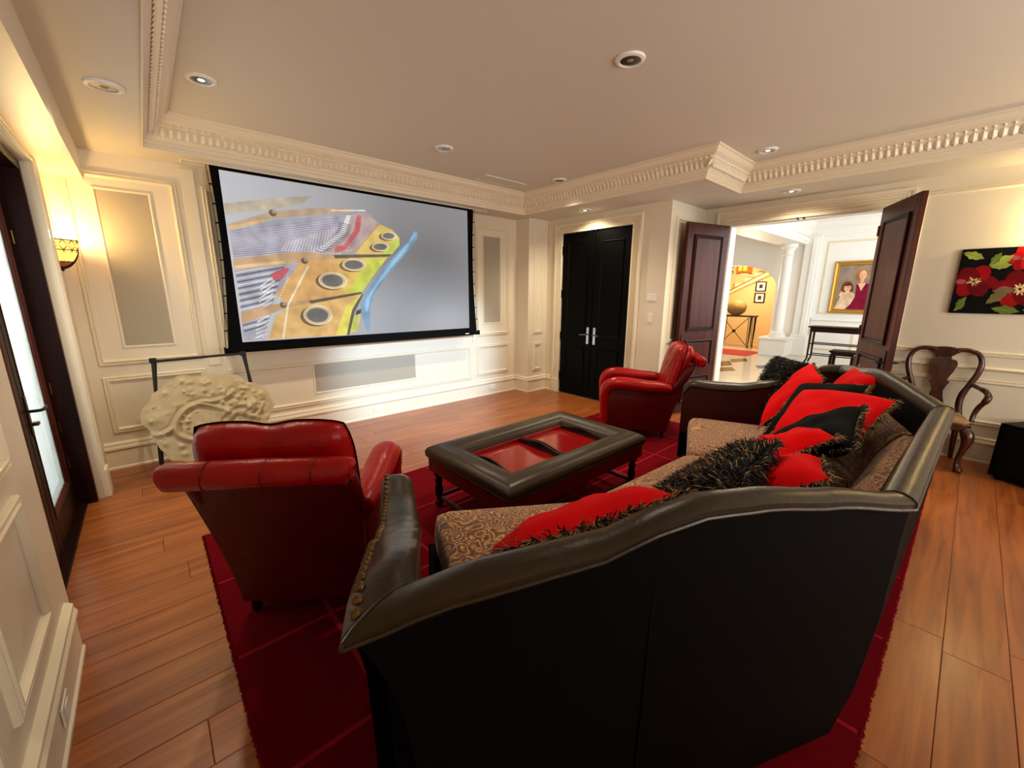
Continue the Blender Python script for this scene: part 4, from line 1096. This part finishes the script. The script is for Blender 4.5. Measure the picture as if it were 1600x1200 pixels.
obj('crest', prism([(-.10, 1.03), (-.085, 1.065), (-.05, 1.078), (0, 1.082), (.05, 1.078), (.085, 1.065), (.10, 1.03), (.07, 1.022), (.05, 1.0), (.045, .985), (-.045, .985), (-.05, 1.0), (-.07, 1.022)], -.292, -.255, lambda u, v, d: (u, d, v), .006), WALNUT, q)
half = [(.045, .99), (.05, .965), (.085, .955), (.098, .92), (.085, .86), (.062, .80), (.05, .765), (.072, .745), (.055, .71), (.04, .66), (.048, .60), (.062, .55), (.068, .48), (.068, .43)]
obj('splat', prism([(a, b) for a, b in half]+[(-a, b) for a, b in half[::-1]], -.009, .009, lambda u, v, d: (u, -.205-.115*(v-.43)+d, v)), WALNUT, q, label='vase-shaped back splat')

# ------------------------------------------------------------------ black box (subwoofer) at the right edge
bx = thing('subwoofer', 'plain black subwoofer box on the floor at the right wall', 'speaker', (5.34, -.31, 0), math.atan2(-.85, -.53))
obj('cabinet', box(0, .52, 0, .44, .03, .50, .008, 2), BLACKP, bx)
obj('front_cloth', box(.03, .49, -.012, 0, .06, .47, .004), BLACKF, bx)
for x in (.05, .47):
    for y in (.05, .39): obj('foot', lathe([(.024, 0), (.026, .01), (.022, .03)], 12, (x, y, 0)), BLACKP, bx)

# ------------------------------------------------------------------ flower painting on the right wall
WPN = WF((XR, 0, 0), (0, -1, 0), (-1, 0, 0))
pic = thing('flower_painting', 'frameless canvas of red flowers and green leaves on black', 'painting', (XR-.02, -.3, 1.40))
obj('canvas', slab(WPN, -.162, 1.400, .76, 1.980, .002, .030, .002), flat_mat('canvas_black', (8, 7, 9)), pic, world=True)
ps = [(rect(-.161, 1.401, .759, 1.979), (8, 7, 10))]
def petal_flower(u, v, r, cols, seed, cen):
    rr = random.Random(seed); out = []
    for k in range(6):
        a = k*math.pi/3+rr.uniform(-.2, .2)
        out.append((ell(u+math.cos(a)*r*.48, v+math.sin(a)*r*.48, r*.62, r*.46, 16, a), cols[k % len(cols)]))
    out.append((ell(u, v, r*.30, r*.30, 14), (70, 6, 14)))
    for k in range(11):
        a = k*2*math.pi/11; L = r*rr.uniform(.2, .34)
        out.append((ell(u+math.cos(a)*L*.7, v+math.sin(a)*L*.7, L*.5, L*.16, 8, a), cen[k % 2]))
    out.append((ell(u-r*.62, v, r*.24, r*.17, 10), (172, 84, 92)))
    return out
def clip(sh, a0=-.160, a1=.758, b0=1.402, b1=1.978):
    return [([(min(max(x, a0), a1), min(max(z, b0), b1)) for x, z in pts], c) for pts, c in sh]
def leaf_shape(u, v, L, a, c1, c2):
    pts = []
    n = 7
    for k in range(n+1): t = k/n; pts.append((t*L, .26*L*math.sin(math.pi*t)*(1 if k % 2 else .72)))
    for k in range(n-1, 0, -1): t = k/n; pts.append((t*L, -.26*L*math.sin(math.pi*t)*(1 if k % 2 else .72)))
    R = lambda p: (u+p[0]*math.cos(a)-p[1]*math.sin(a), v+p[0]*math.sin(a)+p[1]*math.cos(a))
    return [([R(p) for p in pts], c1), ([R((0, .003)), R((0, -.003)), R((L*.95, 0))], c2)]
rd = [(120, 8, 16), (150, 10, 18), (104, 6, 14)]; rb = [(190, 16, 22), (150, 10, 18), (206, 24, 28)]
ps += petal_flower(-.045, 1.690, .135, rd, 1, ((214, 196, 150), (150, 110, 60)))
ps += petal_flower(.235, 1.62, .150, rd, 2, ((236, 214, 170), (214, 170, 110)))
ps += petal_flower(.235, 1.885, .105, rb, 3, ((224, 130, 120), (200, 90, 90)))
ps += petal_flower(.50, 1.75, .16, rb, 4, ((236, 214, 170), (214, 170, 110)))
ps += petal_flower(.66, 1.50, .11, rd, 5, ((236, 214, 170), (214, 170, 110)))
gl, gd = (150, 166, 72), (96, 116, 44)
for a in ((-.152, 1.95, .15, -.42, gl, gd), (.02, 1.825, .16, .55, gl, gd), (.03, 1.83, .12, 1.15, gd, gl), (.03, 1.815, .13, .12, gl, gd), (-.07, 1.55, .11, -2.1, gd, gl), (-.13, 1.42, .10, .9, gd, gl),
          (.06, 1.49, .17, .85, (116, 100, 60), gd), (.08, 1.60, .14, .1, (110, 96, 70), gd), (.10, 1.45, .17, -.15, gd, gl), (.28, 1.44, .2, .05, gl, gd), (.42, 1.54, .16, .6, gl, gd), (.40, 1.93, .16, -.2, gl, gd), (.62, 1.93, .13, .3, gd, gl)):
    ps += leaf_shape(*a)
paint('painted_flowers', WPN, clip(ps), pic, 0.0, .0305, .00006)

plt = thing('added_picture_light', 'small added brass picture light above the flower painting, outside the view', 'lamp', (XR, -.36, 2.06))  # lamp added outside the view for the warm glow on the right wall
obj('arm', tube(catmull([(XR, -.40, 2.05), (XR-.10, -.40, 2.12), (XR-.16, -.40, 2.10)], 4), .008, 8), BRASS, plt, smooth=True, world=True)
obj('wall_rose', lathe([(.03, 0), (.03, -.008), (.02, -.014)], 14, (XR, -.40, 2.05), None, 'x'), BRASS, plt, smooth=True, world=True)
obj('shade', tube([(XR-.16, -.56, 2.10), (XR-.16, -.24, 2.10)], .022, 12), BRASS, plt, smooth=True, world=True)
obj('lamp_tube', tube([(XR-.135, -.54, 2.10), (XR-.135, -.26, 2.10)], .012, 8), BULB, plt, world=True)
_l = bpy.data.lights.new('right_wall_fill', 'POINT'); _l.energy = 7; _l.color = (1.0, .74, .34); _l.shadow_soft_size = .05
_o = bpy.data.objects.new('right_wall_fill', _l); _o.location = (XR-.09, -.40, 2.17); COL.objects.link(_o)
# ------------------------------------------------------------------ wall sconce
sc = thing('wall_sconce', 'lit amber glass bowl sconce with iron ribs beside the french door', 'wall light', (XL, 4.66, 1.70))
R0 = .125; SCC = Vector((XL+.004, 4.66, 1.935))
def bowl(th, ph, r=R0): return SCC+Vector((math.cos(ph)*math.sin(th)*r, math.sin(ph)*math.sin(th)*r, -math.cos(th)*r*1.55))
rings = [[bowl(.12+(math.pi/2-.12)*j/8, -math.pi/2+math.pi*i/14) for i in range(15)] for j in range(4)]
obj('lower_glass', loft(rings, False, False), AMBERD, sc, smooth=True, world=True)
rings = [[bowl(.12+(math.pi/2-.12)*j/8, -math.pi/2+math.pi*i/14) for i in range(15)] for j in range(3, 9)]
obj('upper_glass', loft(rings, False, False), AMBER, sc, smooth=True, world=True)
bm = tube([bowl(math.pi/2, -math.pi/2+math.pi*i/14, R0*1.02) for i in range(15)], .004, 6)
tube([bowl(1.2, -math.pi/2+math.pi*i/14, R0*1.02) for i in range(15)], .003, 6, bm)
for i in range(7):
    a = -math.pi/2+math.pi*i/7; b = a+math.pi/7
    tube([bowl(math.pi/2, a, R0*1.02), bowl(1.2, b, R0*1.02)], .0025, 5, bm); tube([bowl(math.pi/2, b, R0*1.02), bowl(1.2, a, R0*1.02)], .0025, 5, bm)
    tube([bowl(1.2, a, R0*1.02), bowl(.6, b, R0*1.02)], .002, 5, bm); tube([bowl(1.2, b, R0*1.02), bowl(.6, a, R0*1.02)], .002, 5, bm)
obj('lattice', bm, IRON, sc, world=True)
obj('center_rib', tube([bowl(.05+1.6*k/10, .5, R0*1.04) for k in range(11)], [.012]*8+[.010, .009, .008], 8), IRON, sc, smooth=True, world=True)
obj('finial', lathe([(.0001, -.035), (.010, -.025), (.006, -.012), (.014, 0), (.010, .012)], 10, tuple(bowl(.12, 0)-Vector((0, 0, .0)))), IRON, sc, smooth=True, world=True)
obj('back_plate', box(XL+.001, XL+.012, 4.62, 4.70, 1.72, 1.97, .003), IRON, sc, world=True)
pl = bpy.data.lights.new('sconce_light', 'POINT'); pl.energy = 8; pl.color = (1.0, .66, .26); pl.shadow_soft_size = .04
plo = bpy.data.objects.new('sconce_light', pl); plo.location = (XL+.06, 4.66, 1.97); COL.objects.link(plo)

# ------------------------------------------------------------------ easel and carved stone plaque
ea = thing('display_easel', 'black iron easel stand holding the carved plaque', 'easel', (.3, 4.52, 0))
obj('top_bar', tube([(-.03, 4.55, .985), (.66, 4.55, .995)], .011, 8), IRON, ea, smooth=True, world=True)
for x, xo in ((-.01, -.09), (.635, .74)):
    obj('front_leg', tube([(x, 4.55, 1.0), (xo*.6+x*.4, 4.40, .30), (xo, 4.36, .004)], .013, 6), IRON, ea, world=True)
    obj('back_leg', tube([(x+.012, 4.56, 1.0), (xo*.6+x*.4, 4.70, .45), (xo, 4.78, .004)], .013, 6), IRON, ea, world=True)
    obj('rail_cap', box(x-.025, x+.025, 4.53, 4.585, .975, 1.012, .004), IRON, ea, world=True)
    obj('rest_pin', tube([(xo*.85+x*.15+(.14 if x < 0 else -.16), 4.40, .075), (xo*.85+x*.15+(.14 if x < 0 else -.16), 4.24, .07), (xo*.85+x*.15+(.14 if x < 0 else -.16), 4.23, .10)], .009, 6), IRON, ea, world=True)
obj('cross_bar', tube([(-.078, 4.383, .08), (.722, 4.383, .08)], .010, 6), IRON, ea, world=True)
rs = random.Random(5)
bumps = [(rs.uniform(-.42, .44), rs.uniform(-.36, .38), rs.uniform(.008, .022), rs.uniform(.012, .034)) for _ in range(120)]
bumps += [(rs.uniform(.08, .44), rs.uniform(-.1, .30), rs.uniform(.010, .024), rs.uniform(.02, .045)) for _ in range(60)]
bumps += [(-.37, .06, .05, .03), (.07, .07, .04, .045), (.30, .05, .05, .04)]
lines = [[(-.142, -.178), (-.238, -.118), (-.264, -.037), (-.2, .081), (-.083, .137), (.036, .089), (.065, .074)], [(-.053, .148), (.036, .14), (.117, .163), (.184, .207)], [(-.416, -.067), (-.35, -.078), (-.283, -.044)], [(.1, -.05), (.2, .02), (.32, -.05), (.40, .06)]]
lines = [[(p_.x, p_.y) for p_ in catmull([(a_, b_, 0) for a_, b_ in L_], 3)] for L_ in lines]
def seg_d(p, a, b):
    ax, ay = b[0]-a[0], b[1]-a[1]; t = max(0, min(1, ((p[0]-a[0])*ax+(p[1]-a[1])*ay)/(ax*ax+ay*ay)))
    return math.hypot(p[0]-a[0]-ax*t, p[1]-a[1]-ay*t)
def relief(x, z):
    h = 0
    for bx_, bz_, r, a in bumps:
        d2 = ((x-bx_)**2+(z-bz_)**2)/(r*r)
        if d2 < 6: h += a*math.exp(-d2)
    dm = min(min(seg_d((x, z), L[k], L[k+1]) for k in range(len(L)-1)) for L in lines)
    h = .85*h*min(1, dm/.03)+.028*math.exp(-(dm/.014)**2)-.014*math.exp(-((dm-.032)/.012)**2)
    return h
NR, NA = 56, 190
def edge_r(a):
    rx, rz = .46, .40
    r = 1/math.sqrt((math.cos(a)/rx)**2+(math.sin(a)/rz)**2)
    return r*(1+.045*math.sin(3*a+.6)+.03*math.sin(7*a)+.018*math.sin(13*a+1)+.012*math.sin(23*a))
tilt = math.radians(13)
def place(x, d, z):   # plaque plane leans back; d = towards the viewer
    return (.315+x, 4.345+z*math.sin(tilt)-d*math.cos(tilt), .475+z*math.cos(tilt)+d*math.sin(tilt))
rings = []
for i in range(NR+1):
    f = .02+.98*i/NR
    rings.append([(lambda a: (lambda x, z: place(x, relief(x, z)*(1-f**8)+.005*(1-f**3), z))(edge_r(a)*f*math.cos(a), edge_r(a)*f*math.sin(a)))(2*math.pi*k/NA) for k in range(NA)])
rings.append([place(edge_r(2*math.pi*k/NA)*.985*math.cos(2*math.pi*k/NA), -.055, edge_r(2*math.pi*k/NA)*.985*math.sin(2*math.pi*k/NA)) for k in range(NA)])
plq = tag(obj('stone_plaque', loft(rings, True, True), STONE, None, smooth=True), 'carved pale stone relief plaque with scrolls resting on the black easel', 'sculpture')
# ------------------------------------------------------------------ foyer beyond the open doors
FX0, FX1 = XR+.16, 12.8
struct('floor_foyer', box(FX0, 15.0, -1.2, 7.2, -.12, -.001), MARBLE)
ff = bpy.data.objects['floor_foyer']
for (cx_, cy_, sx_, sy_) in ((9.75, 3.72, .62, .28), (10.65, 3.62, .45, .2), (9.1, 3.35, .4, .22), (11.2, 2.6, .4, .2), (8.6, 2.3, .4, .22), (10.1, 2.9, .35, .18)):
    obj('inlay_diamond', prism([(cx_-sx_, cy_), (cx_, cy_-sy_), (cx_+sx_, cy_), (cx_, cy_+sy_)], -.001, .002, lambda u, v, d: (u, v, d)), BLKMAR, ff)
WFF = WF((FX1, 0, 0), (0, -1, 0), (-1, 0, 0))
arch = [(-7.2, -.01), (-5.9, -.01), (-5.9, 1.75)]+[(-4.78-1.12*math.cos(math.pi*k/20), 1.75+.62*math.sin(math.pi*k/20)) for k in range(1, 20)]+[(-3.66, 1.75), (-3.66, -.01), (1.2, -.01), (1.2, 3.5), (-7.2, 3.5)]
wff = struct('wall_foyer', prism(arch, 0, -.2, WFF.p), WPAINT)
struct('wall_alcove', boxes([(14.6, 14.75, 3.2, 7.2, -.01, 3.2), (13.0, 14.6, 3.2, 3.35, -.01, 3.2), (13.0, 14.6, 7.05, 7.2, -.01, 3.2)]), GOLDW)
struct('ceiling_alcove', box(13.0, 14.75, 3.2, 7.2, 3.2, 3.3), GOLDW)
struct('wall_foyer_side', boxes([(FX0, 13.0, 7.05, 7.2, -.01, 3.5), (FX0, FX0+1.2, -1.2, -1.05, -.01, 3.5), (11.9, 13.0, -1.2, -1.05, -.01, 3.5), (FX0+1.2, 11.9, -1.2, -1.05, 3.1, 3.5), (FX0+1.2, 11.9, -1.2, -1.05, -.01, .25)]), WPAINT)
struct('window_3', boxes([(FX0+1.2, FX0+1.26, -1.16, -1.08, .25, 3.1), (11.84, 11.9, -1.16, -1.08, .25, 3.1), (8.55, 8.63, -1.16, -1.08, .25, 3.1), (10.2, 10.28, -1.16, -1.08, .25, 3.1), (FX0+1.26, 11.84, -1.16, -1.08, .25, .31), (FX0+1.26, 11.84, -1.16, -1.08, 3.04, 3.1)], .004), WPAINT)
struct('ceiling_foyer', box(FX0, 13.0, -1.2, 7.2, 3.42, 3.5), WPAINT)
struct('ceiling_foyer_beam', boxes([(FX0, FX1, 3.08, 3.60, 2.80, 3.42)]), WPAINT)
FC = [(0, 0), (.03, 0), (.03, .05), (.05, .08), (.05, .13), (.11, .20), (.16, .30), (.24, .33), (.24, .43)]
struct('trim_7', sweep(WF((0, 0, 3.0), (1, 0, 0), (0, 0, 1), (0, 1, 0)), [(FX1, -1.0), (FX1, 3.08), (FX0, 3.08)], FC, False), WPAINT)
struct('trim_8', sweep(WF((0, 3.075, 0), (1, 0, 0), (0, -1, 0)), [(FX1, 2.80), (FX0, 2.80)], [(0, 0), (0, .03), (-.06, .04), (-.06, .06), (-.12, .06), (-.12, 0)], False), WPAINT)
# pilasters and wainscot on the far wall
struct('trim_9', boxes([(FX1-.10, FX1, 2.78, 3.12, 0, 3.0), (FX1-.14, FX1-.10, 2.84, 2.95, .1, 2.95), (FX1-.16, FX1, 2.76, 3.14, 0, .55)], .01), WPAINT)
wn = struct('trim_10', box(FX1-.03, FX1, -1.0, 2.76, 0, .95), WPAINT)
obj('wainscot_cap', box(FX1-.07, FX1-.03, -1.0, 2.76, .93, 1.0, .01), WPAINT, wn)
for k in range(4): panel(WF((FX1-.03, 0, 0), (0, -1, 0), (-1, 0, 0)), -2.68+.95*k, .2, -1.83+.95*k, .82, wn)
panel(WFF, -2.66, 1.10, .9, 2.85, wff)
# column on a pedestal
cl = thing('foyer_column', 'white round column on a panelled square pedestal in the foyer', 'column', (12.35, 3.36, 0))
obj('pedestal', box(12.05, 12.65, 3.06, 3.66, 0, .42, .01), WPAINT, cl, world=True)
obj('pedestal_cap', box(12.01, 12.69, 3.02, 3.70, .42, .48, .012, 2), WPAINT, cl, world=True)
panel(WF((12.05, 0, 0), (0, -1, 0), (-1, 0, 0)), -3.56, .08, -3.16, .36, cl)
o = cl.children[-1]; o.matrix_parent_inverse = wmat(cl).inverted()
obj('column_base', lathe([(.19, .48), (.19, .53), (.16, .55), (.175, .58), (.145, .61), (.13, .64)], 24, (12.35, 3.36, 0)), WPAINT, cl, smooth=True, world=True)
obj('shaft', lathe([(.125, .64), (.125, 1.2), (.112, 2.52)], 24, (12.35, 3.36, 0)), WPAINT, cl, smooth=True, world=True)
obj('capital', lathe([(.112, 2.52), (.135, 2.54), (.118, 2.58), (.118, 2.64), (.16, 2.70), (.19, 2.73), (.19, 2.80)], 24, (12.35, 3.36, 0)), WPAINT, cl, smooth=True, world=True)
# portrait
WPT = WF((FX1, 0, 0), (0, -1, 0), (-1, 0, 0))
pt = thing('portrait_painting', 'gold framed portrait of two seated figures on the foyer wall', 'painting', (FX1-.03, 1.95, 1.12))
obj('gilt_frame', sweep(WPT, rect(-2.44, 1.13, -1.42, 2.36), [(0, 0), (0, .05), (.03, .07), (.06, .045), (.08, .05), (.10, .02), (.10, 0)], True), GOLD, pt, world=True)
obj('canvas', slab(WPT, -2.36, 1.21, -1.50, 2.28, .002, .012), flat_mat('portrait_ground', (140, 122, 106)), pt, world=True)
pp = [(rect(-2.35, 1.22, -1.51, 2.27), (146, 128, 112)),
      (ell(-2.14, 1.72, .12, .17, 18), (120, 66, 34)), (ell(-1.90, 2.02, .115, .15, 18), (172, 112, 62)),
      ([(-2.34, 1.22), (-2.26, 1.45), (-2.22, 1.62), (-2.10, 1.66), (-1.98, 1.60), (-1.94, 1.40), (-1.98, 1.22)], (226, 198, 162)),
      ([(-2.12, 1.22), (-2.02, 1.36), (-1.96, 1.55), (-1.98, 1.80), (-1.86, 1.86), (-1.68, 1.80), (-1.56, 1.5), (-1.53, 1.22)], (128, 18, 52)),
      ([(-1.95, 1.83), (-1.87, 1.66), (-1.80, 1.85)], (226, 176, 142)),
      (ell(-2.13, 1.74, .068, .095, 16), (232, 182, 148)), (ell(-1.88, 2.03, .07, .10, 16), (232, 184, 150)),
      (ell(-1.88, 1.90, .035, .06, 10), (224, 172, 138)),
      ([(-2.20, 1.80), (-2.12, 1.85), (-2.06, 1.80), (-2.08, 1.78), (-2.18, 1.78)], (92, 44, 22)),
      ([(-2.24, 1.52), (-2.12, 1.40), (-2.0, 1.42), (-2.0, 1.47), (-2.12, 1.47), (-2.22, 1.58)], (236, 196, 160)),
      ([(-2.28, 1.56), (-2.24, 1.66), (-2.19, 1.62), (-2.22, 1.52)], (238, 200, 166))]
for (a, b) in ((-2.13, 1.74), (-1.88, 2.03)):
    pp += [(ell(a-.025, b+.012, .012, .007, 8), (60, 40, 34)), (ell(a+.025, b+.012, .012, .007, 8), (60, 40, 34)), (ell(a, b-.048, .020, .008, 8), (170, 50, 56))]
paint('painted_figures', WPT, pp, pt, 0.0, .0125, .0003)
# dark console table with stretchers and stool
dt = thing('dark_console_table', 'narrow dark wood console table below the portrait', 'table', (11.6, 1.95, 0))
obj('table_top', box(11.42, 11.86, 1.30, 2.50, .83, .86, .006), MAHOGD, dt, world=True)
obj('apron', box(11.45, 11.83, 1.34, 2.46, .73, .83, .004), MAHOGD, dt, world=True)
for x in (11.47, 11.81):
    for y_ in (1.36, 2.44): obj('leg', tube([(x, y_, .73), (x, y_, .12), (x-.02, y_+(.04 if y_ > 2 else -.04), .004)], [.022, .018, .02], 8), MAHOGD, dt, world=True)
    for z in (.20, .46): obj('stretcher', box(x-.01, x+.01, 1.36, 2.44, z-.012, z+.012, .003), MAHOGD, dt, world=True)
st = thing('wooden_stool', 'small dark wooden stool in front of the console table', 'stool', (10.3, 1.6, 0))
obj('seat', box(10.1, 10.5, 1.38, 1.80, .44, .48, .01), MAHOGD, st, world=True)
obj('apron', box(10.13, 10.47, 1.41, 1.77, .38, .44, .004), MAHOGD, st, world=True)
for x in (10.14, 10.46):
    for y_ in (1.42, 1.76): obj('leg', box(x-.025, x+.025, y_-.025, y_+.025, 0, .38, .004), MAHOGD, st, world=True)
# alcove: stair, lantern, console, stone, pictures, runner
sp = [(-6.6, .9), (-6.6, 1.15)]
stp = [(-6.4+.28*k, 1.30+.155*k) for k in range(9)]
poly = [(-6.4, 1.12)]
for k, (a, b) in enumerate(stp): poly += [(a, b), (a+.28, b)]
poly += [(stp[-1][0]+.28, stp[-1][1]-.16)]
struct('staircase', prism(poly, -1.55, -1.79, WFF.p), mat('stair_cream', (238, 214, 160), 0.6))
bm = tube([WFF.p(-6.4, 1.15, -1.53), WFF.p(-3.9, 2.53, -1.53)], .02, 6)
obj('stair_string', bm, mat('stair_string_brown', (150, 100, 50), .6), bpy.data.objects['staircase'])
ln = thing('lantern', 'glowing orange and yellow lantern hanging in the alcove', 'lantern', (13.3, 4.68, 2.15))
obj('glass_drum', lathe([(.16, 2.16), (.21, 2.20), (.215, 2.34), (.21, 2.48), (.16, 2.52)], 20, (13.3, 4.68, 0)), LANT, ln, smooth=True, world=True)
for a in (-2.75, -3.35): obj('glow_panel', box(-.012, .012, -.045, .045, 2.24, 2.50, .004), LANTY, ln, world=True).matrix_basis = Matrix.Translation((13.3+.208*math.cos(a), 4.68+.208*math.sin(a), 0)) @ Matrix.Rotation(a, 4, 'Z')
obj('rim', lathe([(.217, 2.15), (.224, 2.16), (.217, 2.17)], 20, (13.3, 4.68, 0)), IRON, ln, world=True)
obj('chain', tube([(13.3, 4.68, 2.52), (13.3, 4.68, 3.2)], .008, 6), IRON, ln, world=True)
obj('bracket', tube(catmull([(13.3, 4.92, 2.45), (13.3, 5.05, 2.30), (13.3, 4.98, 2.20), (13.3, 5.10, 2.12)], 4), .012, 6), IRON, ln, world=True)
it = thing('iron_console_table', 'black iron console table with crossed rods in the yellow alcove', 'table', (13.5, 4.75, 0))
obj('table_top', box(13.3, 13.75, 4.28, 5.3, .91, .95, .004), IRON, it, world=True)
for x in (13.34, 13.70):
    for y_ in (4.34, 5.22):
        obj('leg', tube([(x, y_, .91), (x, y_, .5), (x, y_+.01, .1), (x-.02, y_, .004)], [.032, .026, .016, .026], 8), IRON, it, world=True)
        obj('leg_rod', tube([(x, y_+(.07 if y_ < 5 else -.07), .91), (x, y_+(.05 if y_ < 5 else -.05), .03)], .010, 6), IRON, it, world=True)
obj('cross_rod', tube([(13.34, 4.42, .88), (13.34, 5.15, .08)], .010, 6), IRON, it, world=True)
obj('cross_rod', tube([(13.35, 5.15, .88), (13.35, 4.42, .08)], .010, 6), IRON, it, world=True)
obj('boss', lathe([(.0001, -.05), (.04, -.03), (.05, 0), (.04, .03), (.0001, .05)], 12, (13.345, 4.785, .48)), IRON, it, smooth=True, world=True)
rings = []
for j in range(11):
    f = j/10; r = math.sin(math.pi*(.04+.92*f))**.6
    rings.append([(13.5+.14*r*math.cos(a)*(1+.1*math.sin(5*a+7*f)), 4.84+.29*r*math.sin(a)*(1+.08*math.sin(4*a+9*f)), .952+.44*f) for a in [2*math.pi*k/18 for k in range(18)]])
tag(obj('carved_boulder', loft(rings, True, True), mat('ochre_stone', (168, 128, 62), .8, vary=(14, .6), bump=(20, .6)), None, smooth=True), 'rounded ochre carved stone on the iron console table', 'sculpture')
for (z0, z1, lab) in ((1.66, 1.97, 'upper of two small dark framed prints in the alcove'), (1.31, 1.62, 'lower of two small dark framed prints in the alcove')):
    w4 = WF((14.6, 0, 0), (0, -1, 0), (-1, 0, 0))
    p4 = thing('framed_print', lab, 'picture', (14.58, 4.59, z0), 0, 'small prints in the alcove')
    obj('frame', sweep(w4, rect(-4.74, z0, -4.44, z1), [(0, 0), (0, .03), (.03, .03), (.035, 0)], True), MAHOGD, p4, world=True)
    obj('mat_board', slab(w4, -4.71, z0+.03, -4.47, z1-.03, .001, .01), WPAINT, p4, world=True)
    obj('print', slab(w4, -4.64, z0+.10, -4.54, z1-.09, .010, .012), flat_mat('print_dark', (70, 60, 44)), p4, world=True)
tag(obj('runner_rug', box(11.5, 12.6, 3.75, 5.4, .0, .012, .003), mat('orange_red_runner', (196, 52, 24), .9), None), 'orange red runner rug on the foyer floor before the arch', 'rug')
pa = bpy.data.lights.new('alcove_light', 'POINT'); pa.energy = 45; pa.color = (1.0, .82, .52); pa.shadow_soft_size = .2
po = bpy.data.objects.new('alcove_light', pa); po.location = (13.3, 4.68, 1.95); COL.objects.link(po)
